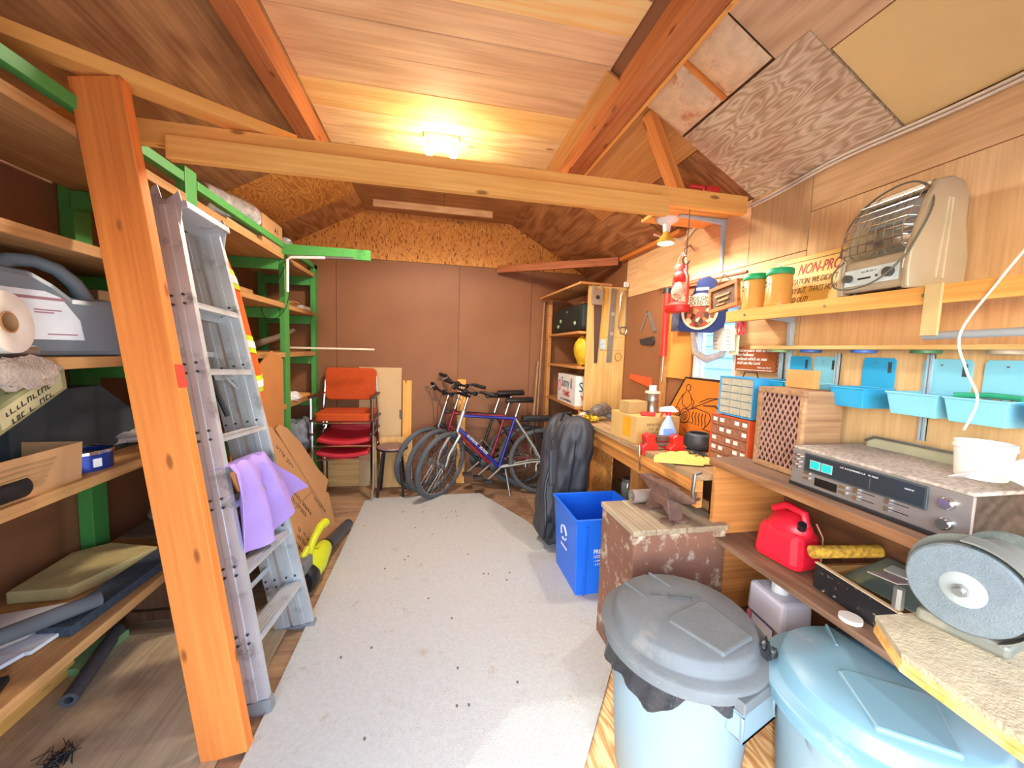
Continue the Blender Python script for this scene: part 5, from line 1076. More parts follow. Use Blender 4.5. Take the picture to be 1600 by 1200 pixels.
part('horn', MB().tube([(0, -.07, .122), (0, -.12, .124), (0, -.17, .128), (0, -.205, .134)], [.031, .027, .018, .006], 14), RUST, t)
for a, b in ((-.04, -.09), (.04, -.09), (-.04, .08), (.04, .08)): part('foot', MB().lathe([(0, 0), (.032, 0), (.032, .008), (.02, .012), (0, .012)], 16, Matrix.Translation((a, b, 0))), RUST, t)
solo('grey_pipe_piece', MB().lathe([(.024, 0), (.034, 0), (.034, .16), (.024, .16), (.024, 0)], 20, cap=False), paint('grey_pipe', '8c7d74', .6), 'short grey pipe piece lying behind the anvil on the block', 'pipe', Matrix.Translation((.99, 1.735, .735)) @ Matrix.Rotation(PI / 2, 4, 'Y'))

# ---------------------------------------------------------------- low cabinet (record cabinet) on the right
CW = wood('cabinet_oak', 'c87a3c', '9a5424', 'X', rings=4, contrast=.5); CD = wood('dark_cabinet_top', '8d6450', '62402f', 'Y', rings=5, contrast=.4, stain='a08a78', stain_amt=.4)
t = thing('low_cabinet', 'open brown wood cabinet with two shelves along the right wall', 'cabinet', (1.45, 1.1, 0))
slab('top', t, CD, 1.24, .69, .968, 1.645, 1.505, .998); slab('front_edge_strip', t, wood('cabinet_edge', '9c6440', '7c4a2c', 'Y'), 1.234, .69, .966, 1.2395, 1.505, .997)
slab('shelf', t, CD, 1.25, .71, .622, 1.64, 1.478, .645); slab('bottom', t, CD, 1.25, .99, .25, 1.64, 1.478, .275)
slab('side_panel', t, CW, 1.255, 1.48, 0, 1.64, 1.502, .966); slab('side_panel', t, CW, 1.46, .69, 0, 1.64, .708, .966)
slab('back_panel', t, wood('dark_back', '7a4a2e', '5c3420', 'Y'), 1.632, .71, .276, 1.64, 1.478, .966)
# speaker
SPW = wood('walnut_speaker_wood', 'b0805c', '86583c', 'Z', rings=4, contrast=.5)
t = thing('speaker', 'brown wooden loudspeaker with a diamond lattice front on the low cabinet', 'speaker', wallR(1.385, 1.41, 1.0))
part('cabinet', MB().box(0, 0, -.17, .215, .335, -.002), SPW, t, bev=.002)
for b in ((0, 0, .215, .022), (0, .313, .215, .335), (0, .022, .02, .313), (.195, .022, .215, .313)): part('front_frame', MB().box(b[0], b[1], -.002, b[2], b[3], .014), SPW, t, bev=.003)
part('grille_cloth', MB().box(.02, .022, -.001, .195, .313, .003), paint('dark_grille_cloth', '4a2c26', .9), t)
la = MB(); x0, x1, y0, y1 = .02, .195, .022, .313
def clipseg(cx_, sl):
    # line y = y0 + sl*(x-cx_)
    pts = []
    for x in (x0, x1):
        y = y0 + sl * (x - cx_)
        if y0 <= y <= y1: pts.append((x, y))
    for y in (y0, y1):
        x = cx_ + (y - y0) / sl
        if x0 < x < x1: pts.append((x, y))
    return pts[:2] if len(pts) >= 2 else None
for sl in (1.9, -1.9):
    c0 = x0 - .16 if sl > 0 else x0
    for k in range(16):
        s_ = clipseg(c0 + k * .0225, sl)
        if s_:
            (a, b), (c, d) = s_
            Mr, Lr = seg((a, b, .0075 if sl > 0 else .0045), (c, d, .0075 if sl > 0 else .0045), (0, 0, 1)); la.box(0, -.0018, -.0028, Lr, .0018, .0028, Mr)
part('lattice', la, paint('pinkish_lattice', 'b48c7a', .5), t, stuff=True)
# drawer cabinets
CL = paint('clear_drawer', 'b9b6a4', .25, var=.1); CLB = paint('clear_drawer_brown', '9c6a52', .25, var=.2, scale=40)
def drawers(name, label, M, w_, h_, d_, nx, ny, body, front, lab, mold):
    t = thing(name, label, 'drawer cabinet', M)
    part('case', MB().box(0, 0, -d_, w_, h_, -.012), body, t, bev=.002)
    for b in ((0, 0, w_, .006), (0, h_ - .006, w_, h_), (0, .006, .006, h_ - .006), (w_ - .006, .006, w_, h_ - .006)): part('rim', MB().box(b[0], b[1], -.012, b[2], b[3], .0), body, t)
    cw_, ch_ = (w_ - .012) / nx, (h_ - .012) / ny
    for i in range(nx):
        for j in range(ny):
            x, y = .006 + i * cw_, .006 + j * ch_
            d = part('drawer', MB().box(.0015, .0015, -.012, cw_ - .0015, ch_ - .0015, -.003).box(cw_ * .3, ch_ * .12, -.003, cw_ * .7, ch_ * .32, .004), front, t, M=Matrix.Translation((x, y, 0)))
            if lab: o = bpy.data.objects.new('card', mesh_of('card', MB().box(cw_ * .2, ch_ * .42, -.003, cw_ * .75, ch_ * .8, -.0015), WHITE if (i + j) % 3 else front)); put(o, d, W[d.name])
    return t
drawers('drawer_cabinet', 'light blue cabinet of clear little drawers on top of the orange one', wallR(1.42, 1.70, 1.171), .215, .19, .17, 3, 5, paint('blue_cabinet', '3f9fd8', .4), CL, False, 0)
drawers('drawer_cabinet', 'orange framed cabinet of brown little drawers between bench picture and speaker', wallR(1.41, 1.73, .916), .25, .25, .17, 5, 5, paint('orange_red_cabinet', 'd4552c', .45), CLB, True, 0)
part('carry_handle', MB().tube([(.06, .19, -.08), (.07, .215, -.08), (.14, .215, -.08), (.15, .19, -.08)], .003, 6), BLACK, bpy.data.objects['drawer_cabinet'])
# receiver
Mr_ = wallR(1.30, 1.155, .999)
t = thing('stereo_receiver', 'silver and black stereo receiver with a speckled dusty top on the low cabinet', 'receiver', Mr_); w_ = .485; h_ = .145
part('case', MB().box(.005, .006, -.29, w_ - .005, h_ - .014, -.004), wood('receiver_side_wood', '46342a', '2e2018', 'X'), t, bev=.003)
part('top', MB().box(0, h_ - .014, -.30, w_, h_ - .003, .004), paint('speckled_top', 'b0a294', .85, var=.35, scale=90, bump=.4), t, bev=.004)
FP = paint('dark_silver_face', 'a19d99', .32, .55, var=.05)
part('face', MB().box(0, 0, -.006, w_, h_ - .014, .004), FP, t, bev=.002); part('bottom_lip', MB().box(0, .0, .004, w_, .012, .012), paint('black_trim', '26262a', .35), t, bev=.002)
part('dial_frame', MB().box(.05, .062, .004, .40, .128, .010), paint('dial_rim', '5d686c', .3, .6), t, bev=.002); dl = part('dial_glass', MB().box(.057, .068, .010, .393, .122, .0115), paint('dial_dark', '2b333a', .12), t)
for x in (.075, .115):
    part('meter', MB().box(x, .078, .0115, x + .036, .108, .0135), paint('meter_rim', '9fb4b4', .3), t); part('meter_face', MB().box(x + .003, .081, .0135, x + .033, .105, .0142), emis('meter_teal', '159a98', .25), t)
part('needle', MB().box(.262, .072, .0118, .2635, .105, .0125), STEEL, t)
marks(t, Matrix.Translation((.17, .110, .0116)), 1, .13, .0045, WHITE, 2); marks(t, Matrix.Translation((.35, .104, .0116)), 1, .03, .004, WHITE, 3)
part('tape_slot', MB().box(.09, .022, .004, .165, .05, .0055), paint('black_slot', '16181a', .2), t)
for x, y in ((.018, .112), (.032, .108), (.018, .095), (.03, .088), (.014, .075), (.028, .07)): part('jack', MB().cyl((x, y, .003), (x, y, .012), .0045, n=10), CHROME, t)
for x, y in ((.05, .052), (.05, .035), (.175, .045), (.175, .028)): part('push_button', MB().box(x, y, .003, x + .022, y + .008, .012), CHROME, t, bev=.001)
for x, y in ((.215, .048), (.215, .026), (.30, .048), (.30, .026)):
    part('slider_track', MB().box(x, y + .003, .004, x + .06, y + .0055, .0046), BLACK, t); part('slider', MB().box(x + .005, y - .002, .003, x + .018, y + .011, .014), CHROME, t, bev=.001)
for y in (.098, .045): part('knob', MB().lathe([(0, 0), (.016, 0), (.016, .014), (.013, .018), (0, .018)], 20, Matrix.Translation((.44, y, .003))), CHROME, t)
t = thing('white_tub', 'round white plastic tub on the near end of the receiver', 'tub', (1.49, .765, 1.1425))
part('bucket', MB().lathe([(0, 0), (.048, 0), (.05, .004), (.056, .085), (.058, .086), (.058, .1), (.054, .1), (.052, .09), (.047, .006), (0, .006)], 28, cap=False), WHITE, t)
part('rim_band', MB().lathe([(.0575, .082), (.0595, .083), (.0595, .087), (.0575, .088)], 28, cap=False), WHITE, t)
def nap(u, v): return (1.40 + .10 * u, .78 - .17 * v - .02 * u, 1.145 + .05 * u * math.sin(v * 2.6) + .03 * math.sin(v * 3))
solo('white_napkin', MB().sheet(nap, 14, 14, .003), paint('white_cloth', 'dfe0ea', .8), 'folded white cloth hanging beside the white plastic tub', 'cloth', (1.42, .75, 1.145), world=True)
t = thing('metal_tray', 'pale metal tray standing on edge behind the receiver', 'tray', (1.60, 1.0, 1.0))
part('tray', MB().box(-.01, -.16, 0, .005, .13, .178), paint('pale_green_metal', 'c2c4a8', .4, .3, var=.15), t, bev=.006); part('rolled_rim', MB().tube([(-.012, -.16, .178), (-.012, .10, .178), (-.012, .13, .16)], .005, 6), STEEL, t)
# petrol can, jug, boxes on the cabinet shelves
t = thing('fuel_can', 'dusty red plastic fuel can on the cabinet shelf', 'fuel can', mat_at((1.40, 1.22, .646), .1)); RC = paint('red_fuel_plastic', 'dc1f36', .35, var=.05, dirt='b07a6c', dirt_amt=.1)
part('body', MB().frustum((-.075, -.085, .075, .11), 0, (-.06, -.07, .06, .10), .15), RC, t, bev=.03)
part('shoulder', MB().ball((0, .01, .14), (.06, .085, .065), 20), RC, t); part('handle', MB().tube([(.0, -.05, .17), (.0, -.04, .215), (.0, .03, .225), (.0, .08, .19)], .016, 10), RC, t)
part('cap', MB().cyl((-.03, -.055, .165), (-.04, -.065, .19), .014), BLACK, t); part('seam', MB().tube([(.055, -.08, .02), (.056, -.078, .13), (.04, -.06, .18)], .003, 5), paint('dusty_seam', 'c98a78', .7), t)
t = thing('fluid_jug', 'translucent white jug half full of pink fluid on the bottom of the cabinet', 'jug', mat_at((1.37, 1.22, .277), -.1)); 
part('body', MB().frustum((-.065, -.095, .065, .095), .12, (-.062, -.09, .062, .09), .25), paint('milky_plastic', 'd5d4e0', .3, var=.04), t, bev=.015); part('fluid', MB().box(-.065, -.095, 0, .065, .095, .121), paint('pink_fluid', 'd8808c', .3), t, bev=.012)
part('neck', MB().lathe([(.03, .245), (.03, .28), (.018, .30), (.018, .32), (0, .32)], 18), WHITE, t); lbm = MB().box(-.0665, -.06, .06, -.065, .06, .13); part('label_frame', lbm, paint('navy_outline', '3c3f74', .5), t); part('label', MB().box(-.068, -.055, .065, -.0665, .055, .125), paint('milky_plastic', 'd5d4e0', .3), t)
t = thing('tool_tray', 'wooden tray with a chipped black side on the cabinet shelf', 'tray', frame((1.34, 1.07, .646), (-.09, -1, 0), (1, -.09, 0)))
BKS = paint('chipped_black_paint', '1b1b20', .5, var=.1, dirt='c4b8a4', dirt_amt=.12, dscale=40)
mt_ = W[t.name]
TW = wood('tray_wood', '9c6c3c', '7a4c26', 'X')
part('front_side', MB().box(0, 0, 0, .27, .012, .09), BKS, t, bev=.002); part('base', MB().box(.012, .012, 0, .27, .25, .008), TW, t)
part('end', MB().box(0, .012, 0, .012, .25, .08), wood('tray_wood', '9c6c3c', '7a4c26', 'Y'), t); part('back_side', MB().box(0, .25, 0, .27, .262, .08), TW, t)
part('worn_rim', MB().box(0, -.001, .088, .27, .013, .0915), paint('bare_wood_rim', 'cdb694', .8), t)
solo('paint_roller_sleeve', MB().cyl((0, 0, 0), (.24, .0, .0), .022, n=18), paint('speckled_yellow_nap', 'c79a34', .95, var=.5, scale=60, bump=.6), 'yellow speckled paint roller sleeve lying across the far end of the wooden tray', 'roller', frame((1.345, 1.09, .762), (1, -.22, .06), (0, 1, 0)))
solo('glass_offcut', MB().prism([(0, 0), (.2, -.02), (.24, .16), (.02, .2)], 0, .004), paint('greenish_glass', '7e928a', .08, .4), 'greenish pane of glass lying tilted in the wooden tray', 'glass', frame((1.42, 1.03, .70), (.1, -1, .05), (1, .1, .25)))
solo('metal_plate', MB().prism([(0, 0), (.07, .0), (.09, .05), (.03, .055)], 0, .003), paint('pinkish_steel', 'c9b8ac', .35, .4), 'small bright metal plate on top of the wooden tray', 'plate', frame((1.33, .90, .80), (.25, -1, 0), (1, .2, 0)))
solo('white_disc', MB().lathe([(0, 0), (.03, 0), (.03, .012), (0, .012)], 18), WHITE, 'small white round lid lying on the cabinet shelf in front of the tray', 'lid', (1.285, .90, .646))
# ---------------------------------------------------------------- rubbish bins
def can(label, c, M, lid, body, hd_=.0, lab=None):
    t = thing('rubbish_bin', label, 'bin', M); h = .54
    prof = [(0, 0), (.185, 0), (.192, .012), (.228, h - .05), (.232, h - .05), (.236, h), (.228, h), (.222, h - .06), (.182, .014), (0, .014)]
    part('body', MB().lathe(prof, 48, cap=False), body, t)
    for a in (hd_, hd_ + PI):
        Mh = Matrix.Rotation(a, 4, 'Z'); m = MB(M=Mh)
        m.prism([(-.085, .40), (.085, .40), (.07, .49), (-.07, .49)], 0, .034, Matrix(((0, 0, 1, .222), (1, 0, 0, 0), (0, 1, 0, 0), (0, 0, 0, 1)))) if False else None
        # an open grip: two cheeks and a bar
        m.box(.215, -.085, .40, .262, -.075, .475); m.box(.215, .075, .40, .262, .085, .475); m.box(.252, -.085, .40, .262, .085, .475); m.box(.215, -.085, .468, .262, .085, .478)
        part('handle', m, body, t, bev=.004)
    band = MB(M=Matrix.Rotation(hd_, 4, 'Z'))
    def bf(u, v): a = -1.0 + 2.0 * u; r = .231 + .004; d = .10 * (math.cos(a * 1.57)) ** .5 if abs(a) < 1 else 0; return (r * math.cos(a) * (1 - .12 * (1 - v) * .3), r * math.sin(a) * (1 - .12 * (1 - v) * .3), h - .05 - d * (1 - v))
    part('shoulder_panel', band.sheet(bf, 24, 4, .006), body, t)
    lp = [(.250, h - .045), (.256, h - .045), (.258, h - .018), (.264, h - .014), (.264, h - .002), (.256, h + .004), (.234, h + .007), (.228, h + .012), (.220, h + .046), (.212, h + .053), (.12, h + .060), (0.0001, h + .062)]
    inner = [(.0001, h + .052), (.2, h + .043), (.222, h + .004), (.25, h + .004), (.252, h - .045)]
    L_ = part('lid', MB().lathe(lp + inner, 56, cap=False), lid, t)
    # raised centre panel and ridges on the lid
    def sub(n, m, mt, bv=.003):
        o = bpy.data.objects.new(n, mesh_of(n, m, mt)); put(o, L_, W[L_.name]); 
        if bv: bevel(o, bv)
    Rz = Matrix.Rotation(hd_, 4, 'Z')
    sub('raised_panel', MB(M=Rz).prism([(.02, -.10), (.19, -.075), (.19, .075), (.02, .10), (.005, .08), (.005, -.08)], h + .045, h + .066), lid, .006)
    sub('ridge', MB(M=Rz).box(-.20, -.07, h + .04, -.10, -.062, h + .064), lid); sub('ridge', MB(M=Rz).box(-.20, .062, h + .04, -.10, .07, h + .064), lid)
    sub('latch', MB(M=Rz).box(.236, -.09, h - .055, .266, .09, h - .02), lid)
    return t, L_
GL = paint('dusty_grey_lid', '656c70', .65, var=.1, scale=12, bump=.12, dirt='7f7e7a', dirt_amt=.35, dscale=5); PB = paint('pale_blue_bin_plastic', '7b929e', .45, var=.03, scale=3)
PBL = paint('pale_blue_lid_plastic', '6a92a6', .35, var=.03, scale=3, dirt='8aa6b2', dirt_amt=.05)
t, L_ = can('pale blue rubbish bin with a dusty dark grey lid', None, mat_at((.835, 1.09, .001)), GL, PB, -1.25)
def onlid(o, s, sz, M, mt):
    x = text(o, s, sz, W[o.name] @ M, mt); return x
EMB = paint('lid_letter_shade', '5d666b', .6); MZ = Matrix.Rotation(-.28, 4, 'Z')
marks(t, Matrix.Translation((-.07, .085, .6020)) @ MZ, 1, .17, .020, EMB, 7, 'embossed_letters')
mm = MB(); mm.box(-.03, .04, .6015, .05, .042, .6032, MZ).box(-.03, .055, .6015, .05, .057, .6032, MZ).box(-.03, .04, .6015, -.028, .057, .6032, MZ).box(.048, .04, .6015, .05, .057, .6032, MZ); part('embossed_frame', mm, EMB, t)
BAGB = paint('black_bin_liner', '2b2c30', .25, var=.2, scale=12, bump=.5)
def liner(u, v):
    a = 2 * PI * u; d = .05 + .05 * max(0, math.sin(a * 2 + 1.0)) + .02 * math.sin(a * 7)
    r = .240 + .010 * v + .006 * math.sin(a * 23 + v * 3) * v; return (r * math.cos(a), r * math.sin(a), .535 - d * v * 1.2)
part('bin_liner', MB().sheet(liner, 120, 8, .002), BAGB, t)
t2, L2 = can('pale blue rubbish bin with a matching pale blue lid, nearest the grinder', None, mat_at((1.19, .745, .001)), PBL, PB, -2.2)
solo('black_liner_scrap', crumple((1.01, .925, .50), (.035, .03, .09), 60, .5), BAGB, 'scrap of black bin liner hanging between the two rubbish bins', 'bin liner', (1.03, .93, .4), world=True)
# ---------------------------------------------------------------- bench grinder on its stand
t = thing('grinder_stand', 'thick plywood board on a post carrying the bench grinder', 'stand', (1.4, .42, 0))
GW = paint('dusty_board_top', 'a89c80', .8, var=.15, scale=25, bump=.5); 
bd = [(.96, .625), (1.09, .616), (1.62, .50), (1.62, .24), (1.08, .19), (.875, .34), (.89, .53)]
for k in range(3): part('board_ply', MB().prism([(a + .0015 * (k % 2), b - .0015 * (k % 2)) for a, b in bd], .857 + k * .013, .8695 + k * .013), GW if k == 2 else wood('ply_edge', 'd8a862', 'b47c3a', 'X', contrast=.8), t, world=True)
part('post', MB().box(1.45, .32, .0, 1.55, .42, .857), LUM('Z'), t, world=True, bev=.003)
ax = Vector((.97, .22, 0)).normalized(); o0 = Vector((1.053, .5405, 1.0035)); Mg = frame(o0, ax, (0, 0, 1)); GM = paint('grey_grinder_paint', '74776f', .55, .2, var=.12, dirt='98917f', dirt_amt=.3); 
Mg = Matrix((ax, Vector((-ax.y, ax.x, 0)), Vector((0, 0, 1)))).transposed().to_4x4(); Mg.translation = o0; Mg = Mg @ Matrix.Scale(.94, 4)
t = thing('bench_grinder', 'dusty grey bench grinder with a big exposed grey wheel', 'grinder', Mg); XR_ = Matrix.Rotation(PI / 2, 4, 'Y')
part('grinding_wheel', MB().lathe([(.0, -.012), (.088, -.012), (.092, -.008), (.092, .012), (0, .012)], 48, XR_), paint('grey_abrasive', '6f7a7f', .9, var=.08, scale=60, bump=.4), t)
part('flange', MB().lathe([(.0, -.016), (.030, -.016), (.036, -.013), (.036, -.012)], 28, XR_), paint('pale_flange', 'a9b3b2', .5, .3), t)
part('nut', MB().prism([(.013 * math.cos(k * PI / 3), .013 * math.sin(k * PI / 3)) for k in range(6)], -.028, -.016, XR_), STEEL, t); part('spindle', MB().cyl((-.038, 0, 0), (.0, 0, 0), .008), STEEL, t)
gd = MB()
def gf(u, v): a = -1.0 + 2.7 * u; r = .103; return (-.01 + .05 * v, -r * math.cos(a), r * math.sin(a))
part('wheel_guard', gd.sheet(gf, 24, 3, .004), GM, t); part('guard_back', MB().lathe([(.02, .035), (.106, .035), (.106, .041), (.02, .041)], 32, XR_), GM, t)
part('motor', MB().lathe([(0, .05), (.06, .05), (.068, .06), (.068, .20), (.06, .21), (0, .21)], 28, XR_), GM, t); part('base', MB().box(.0, -.07, -.115, .24, .07, -.085), GM, t, bev=.008); part('pedestal', MB().frustum((.05, -.06, .2, .06), -.085, (.07, -.04, .18, .04), -.03), GM, t, bev=.006)
part('rear_wheel', MB().lathe([(.0, .23), (.05, .23), (.05, .225), (.08, .225), (.08, .245), (0, .245)], 40, XR_), paint('dark_abrasive', '6a726a', .9, var=.25, scale=60), t); part('red_disc', MB().lathe([(0, .222), (.055, .222), (.055, .2245), (0, .2245)], 32, XR_), paint('dark_red_disc', 'a8364a', .5), t)
part('tool_rest', MB().box(-.01, .085, -.03, .035, .13, -.025), STEEL, t, bev=.002); part('spring_bolt', MB().tube([(.0, .10, -.11), (.0, .10, -.06)], .011, 8), STEEL, t)
solo('power_lead', MB().tube(smooth([(1.0, .20, .90), (.95, .25, .85), (.93, .28, .68), (.95, .26, .5)]), .009, 8), paint('grey_cable', '8f9288', .5), 'thick grey cable hanging down in front of the plywood board', 'cable')

# ---------------------------------------------------------------- shelves on the right wall
t = thing('pine_shelf', 'pine wall shelf that carries the heater, the jars and the yellow sign', 'shelf', (1.53, 1.0, 1.64))
slab('board', t, LUM('Y'), 1.45, .32, 1.655, 1.645, 1.70, 1.68); slab('front_lip', t, wood('knotty_lip', 'e29a4c', 'c47a30', 'Y', rings=3, knots=True), 1.425, .32, 1.628, 1.449, 1.70, 1.682)
slab('hanger_strap', t, paint('pale_wood_strap', 'cdb078', .6), 1.415, .855, 1.535, 1.424, .895, 1.685)
for y in (1.58, 1.2, .9): part('screw', MB().cyl((1.424, y, 1.655), (1.4225, y, 1.655), .006, n=10), STEEL, t, world=True)
bracket('shelf_bracket', 'pale blue grey bracket under the left part of the pine shelf', 1.53, 1.654, .18, .42)
solo('grey_rod', MB().cyl((1.44, .90, 1.535), (1.44, .35, 1.55), .011), paint('grey_rod', '9a9fa0', .5), 'grey rod running level under the pine shelf toward the camera', 'rod')
t = thing('lid_shelf', 'thin pale wall shelf with jar lids screwed to its underside', 'shelf', (1.58, 1.0, 1.5))
slab('board', t, wood('pale_thin_shelf', 'd2a468', 'b8864a', 'Y'), 1.545, .34, 1.498, 1.645, 1.66, 1.514)
for y, c in ((1.54, '9ab87c'), (1.385, '3f68b8'), (1.175, '4a76c8'), (.985, '4c7a52'), (.80, 'b8a890')): part('jar_lid', MB().lathe([(0, 0), (.036, 0), (.038, .002), (.038, .012), (0, .012)], 24, Matrix.Translation((1.595, y, 1.486))), paint('lid_' + c, c, .4), t, world=True)
for i, y in enumerate((1.565, 1.30, .995)):
    m = MB(); m.box(1.632, y - .008, 1.19, 1.645, y - .002, 1.484); m.box(1.632, y + .002, 1.19, 1.645, y + .008, 1.484); m.box(1.64, y - .008, 1.19, 1.645, y + .008, 1.484)
    solo('slotted_rail', m, BRK, ('slotted metal wall rail left of the first blue bin', 'slotted metal wall rail between the third blue bin and the carton scrap', 'slotted metal wall rail behind the light blue bins')[i], 'rail', (1.64, y, 1.2), world=True)
DB = paint('turquoise_bin', '2fa6d8', .4, var=.03); LB_ = paint('light_turquoise_bin', '84cbe0', .4, var=.03)
def wbin(label, y1, w_, mt, z=1.29, dep=.145):
    t = thing('parts_bin', label, 'bin', wallR(1.644, y1, z), 'blue parts bins hung on the right wall')
    m = MB(); m.prism([(.0, .02), (w_, .02)] + [(w_, .17), (w_ - .008, .18), (.008, .18), (.0, .17)], 0, .004); part('back_plate', m, mt, t, bev=.001)
    # tub opens upward: build in (x, depth, up)
    K = Matrix(((1, 0, 0, 0), (0, 0, 1, 0), (0, 1, 0, 0), (0, 0, 0, 1)))
    m = MB(); m.tub((.004, .004, w_ - .004, dep - .014), -.006, (-.004, .004, w_ + .004, dep), .068, .003, K, lip=.006); part('tub', m, mt, t, bev=.002)
    part('slot', MB().box(w_ - .024, .125, .004, w_ - .012, .165, .0048), paint('slot_dark', '3b4a52', .5), t); part('rivet', MB().cyl((w_ * .4, .16, .004), (w_ * .4, .16, .006), .003, n=8), STEEL, t)
    return t
wbin('deep turquoise parts bin, first from the window end, behind the speaker', 1.525, .105, DB); wbin('light blue parts bin half hidden behind the speaker', 1.405, .105, LB_); wbin('deep turquoise parts bin right of the speaker', 1.205, .11, DB)
b4 = wbin('light blue parts bin in the middle of the right wall with a few nails', 1.015, .125, LB_); b5 = wbin('light blue parts bin holding clear bags of shiny hardware behind the white cord', .865, .125, LB_); wbin('turquoise parts bin at the right edge of the photo', .705, .12, DB)
for y, n_, s_, nm, lab, in ((.95, 10, 3, 'nails', 'few loose steel nails in the middle light blue parts bin'), ):
    m = MB(); rr = random.Random(s_)
    for k in range(n_):
        p = Vector((1.57 + rr.uniform(-.04, .03), y + rr.uniform(-.04, .04), 1.298 + rr.uniform(0, .03))); m.tube([p, p + Vector((rr.uniform(-.03, .03), rr.uniform(-.03, .03), .004))], .0025, 5)
    solo(nm, m, STEEL, lab, 'nails', (1.57, y, 1.295), world=True, stuff=True)
m = MB(); rr = random.Random(4)
for k in range(22): m.ball((1.57 + rr.uniform(-.045, .035), .80 + rr.uniform(-.05, .05), 1.335 + rr.uniform(-.02, .02)), (.012, .012, .01), 8, wob=.6, seed=k)
solo('hardware_bag', m, paint('shiny_hardware', 'a8b4b0', .2, .6, var=.4, scale=60), 'clear bag of shiny hardware in the nearer light blue parts bin', 'hardware', (1.57, .80, 1.31), world=True, stuff=True)
solo('green_tape_roll', MB().tube([(1.52, .86, 1.362), (1.56, .80, 1.368), (1.56, .74, 1.366)], .008, 8), paint('green_film', '2f9a74', .3), 'green plastic edge lying on the nearer light blue parts bin', 'strip')
solo('carton_scrap', MB().box(0, 0, 0, .125, .075, .03), paint('tan_scrap', 'c79a5c', .8), 'tan cardboard piece standing in the bins above the speaker', 'cardboard', wallR(1.50, 1.375, 1.337), bev=.002)
# jars
JR = paint('tan_jar_contents', 'd9a256', .25, var=.05)
def jar(label, x, y):
    t = thing('plastic_jar', label, 'jar', (x, y, 1.683), 'tan jars with green lids')
    part('body', MB().lathe([(0, 0), (.048, 0), (.052, .005), (.052, .02), (.050, .03), (.050, .13), (.044, .14), (0, .14)], 28), JR, t); part('lid', MB().lathe([(0, .14), (.052, .14), (.053, .143), (.053, .162), (.05, .166), (0, .166)], 28), paint('green_lid', '1fae74', .4), t)
    M = frame((-.045, .026, .10), (-.5, -.86, 0), (0, 0, 1)); marks(t, M @ Matrix.Translation((.0, 0, .004)), 2, .05, .010, INK, 5, 'handwriting')
jar('tan plastic jar with a green lid, the left of the pair on the pine shelf', 1.49, 1.60); jar('tan plastic jar with a green lid, the right of the pair, nearer the heater', 1.49, 1.47)
# sign
t = thing('yellow_sign', 'yellow sign with red and brown hand lettering about a non-profit, behind the jars', 'sign', frame((1.585, 1.60, 1.683), (0, -1, 0), (.16, 0, 1)))
part('board', MB().box(-.02, 0, 0, .42, .235, .004), paint('yellow_board', 'efc766', .5, var=.05), t, bev=.001)
BR = paint('dark_brown_paint', '7a4a1e', .6); part('border', MB().box(.0, .212, .004, .42, .215, .0048).box(.0, .01, .004, .003, .215, .0048).box(.42, .01, .004, .417, .215, .0048), BR, t)
text(t, 'THIS IS A', .020, Matrix.Translation((.01, .165, .0045)), BR, sx=.8); text(t, 'NON-PROFIT', .066, Matrix.Translation((.108, .152, .0045)), paint('red_brown_paint', 'b0401c', .6), sx=.62, shear=.2, bold=.0008)
for i, s in enumerate(("ORGANIZATION. WE DIDN'T PLAN IT", "THAT WAY BUT, THATS HOW IT", "    WORKED OUT!")): text(t, s, .036, Matrix.Translation((.008, .108 - .042 * i, .0045)), BR, sx=.60, shear=.15)
# heater
t = thing('electric_heater', 'beige portable electric heater with a wire guard on the pine shelf', 'heater', frame((1.43, 1.165, 1.683), (-.12, -1, 0), (0, 0, 1))); BG = paint('beige_enamel', 'b3a184', .4, .1, var=.05)
w_, h_ = .235, .335
side = [(0, .02), (.0, .10), (.015, .12), (.03, h_ - .04), (.0, h_ - .06)]
K = Matrix(((0, 0, 1, 0), (0, 1, 0, 0), (-1, 0, 0, 0), (0, 0, 0, 1)))    # (depth, up) outline extruded across
def cheek(x0, x1): return MB().prism([(.0, .0), (.19, .0), (.195, .10), (.185, .15), (.175, .20), (.175, .29), (.15, .325), (.11, h_), (.07, .325), (.045, .28), (.0, .12), (-.005, .06)], x0, x1, K)
part('right_cheek', cheek(w_ - .02, w_), BG, t, bev=.006); part('left_cheek', cheek(0, .02), BG, t, bev=.006)
part('back_shell', MB().box(.02, .0, -.19, w_ - .02, .30, -.165).box(.02, .305, -.16, w_ - .02, .332, -.07), BG, t, bev=.006); part('lower_body', MB().box(.02, .008, -.16, w_ - .02, .115, -.004), BG, t, bev=.008)
def rf(u, v): a = -1.2 + 2.4 * v; return (.022 + (w_ - .044) * u, .215 + .09 * math.sin(a), -.09 - .06 * math.cos(a) + .03)
part('reflector', MB().sheet(rf, 6, 20, .002), paint('satin_reflector', 'd4d8da', .32, .9), t); 
for y in (.19, .235): part('element', MB().cyl((.025, y, -.075), (w_ - .025, y, -.075), .006), paint('grey_element', '8e9296', .4), t)
gw = MB()
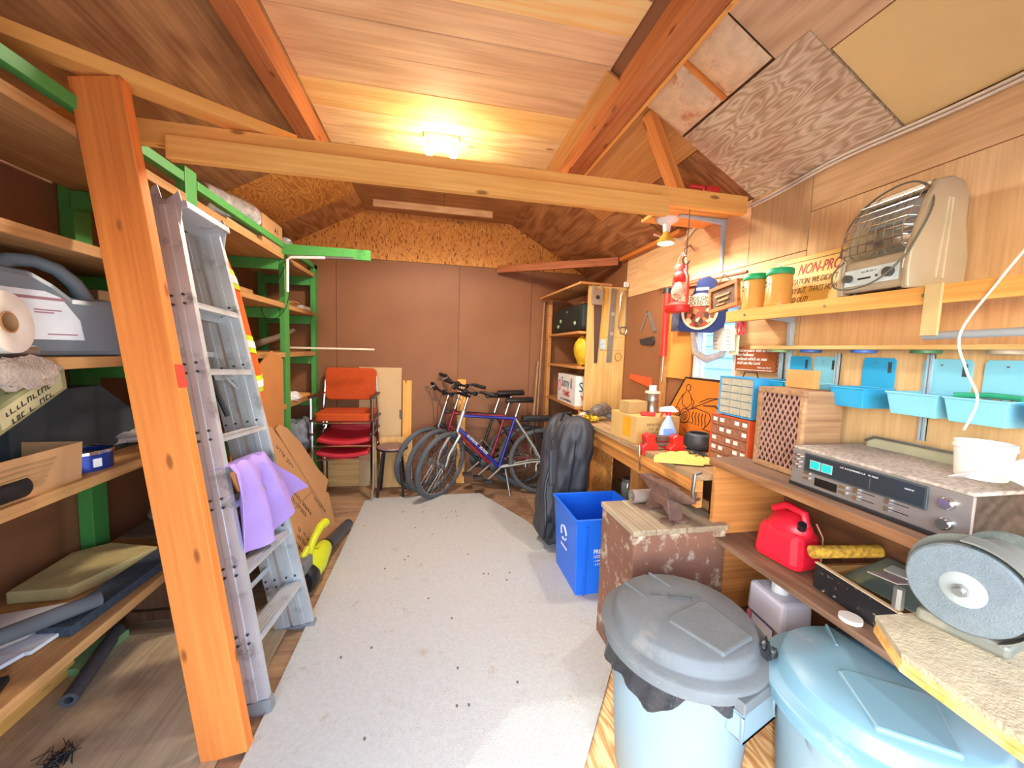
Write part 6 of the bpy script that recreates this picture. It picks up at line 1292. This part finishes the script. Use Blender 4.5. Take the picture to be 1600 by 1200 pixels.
for k in range(7): yy = .135 + k * .028; zz = .012 - .07 * max(0, (yy - .2)) / .13; gw.tube([(.014, yy, zz - .03), (.02, yy, zz), (w_ - .02, yy, zz), (w_ - .014, yy, zz - .03)], .0016, 5)
for k in range(8): xx = .02 + k * (w_ - .04) / 7; gw.tube([(xx, .122, -.01), (xx, .135, .012), (xx, .2, .012), (xx, .303, -.044), (xx, .312, -.06)], .0016, 5)
part('wire_guard', gw, CHROME, t); part('control_panel', MB().box(.025, .03, -.004, w_ - .03, .085, .0), paint('pale_control_panel', 'cfdcdc', .4), t, bev=.001)
for x, r in ((.045, .013), (w_ - .055, .015)): part('knob', MB().cyl((x, .057, 0), (x, .057, .014), r), paint('dark_knob', '4a4744', .4), t)
marks(t, Matrix.Translation((.08, .07, .0002)), 1, .06, .006, INK, 8); part('panel_print', MB().box(.075, .048, 0, .12, .054, .0008).box(.135, .05, 0, .142, .057, .0012), INK, t)
for x in (.04, w_ - .04): part('foot', MB().cyl((x, -.0, -.03), (x, .012, -.03), .012), BLACK, t)
gr_ = MB()
for q in (-.02, .02): gr_.tube([(w_ + .001, .03, -.10 + q * .6), (w_ + .001, .27, -.11 + q * .3)], .003, 5)
part('side_groove', gr_, paint('light_scratch', 'c8b898', .5), t)
part('power_cord', MB().tube(smooth([(.02, .12, .0), (.0, .08, .022), (.02, .03, .03), (.09, .014, .034), (.17, .03, .034), (.225, .08, .022), (w_ + .004, .13, -.0), (w_ + .004, .26, -.05), (.16, .345, -.07), (.05, .33, -.06), (-.005, .25, -.03), (.0, .14, .0)]), .003, 6), paint('grey_green_cord', '5a5c50', .5), t)
wr_ = MB(); wr_.tube(smooth([(1.40, .62, 2.0), (1.42, .68, 1.80), (1.42, .74, 1.68), (1.41, .80, 1.54), (1.43, .79, 1.44), (1.45, .77, 1.36), (1.47, .80, 1.27)]), .003, 6)
solo('hanging_lead', wr_, paint('white_cable', 'e9dcc8', .5), 'thin white cord hanging in front of the pine shelf and parts bins', 'cord')
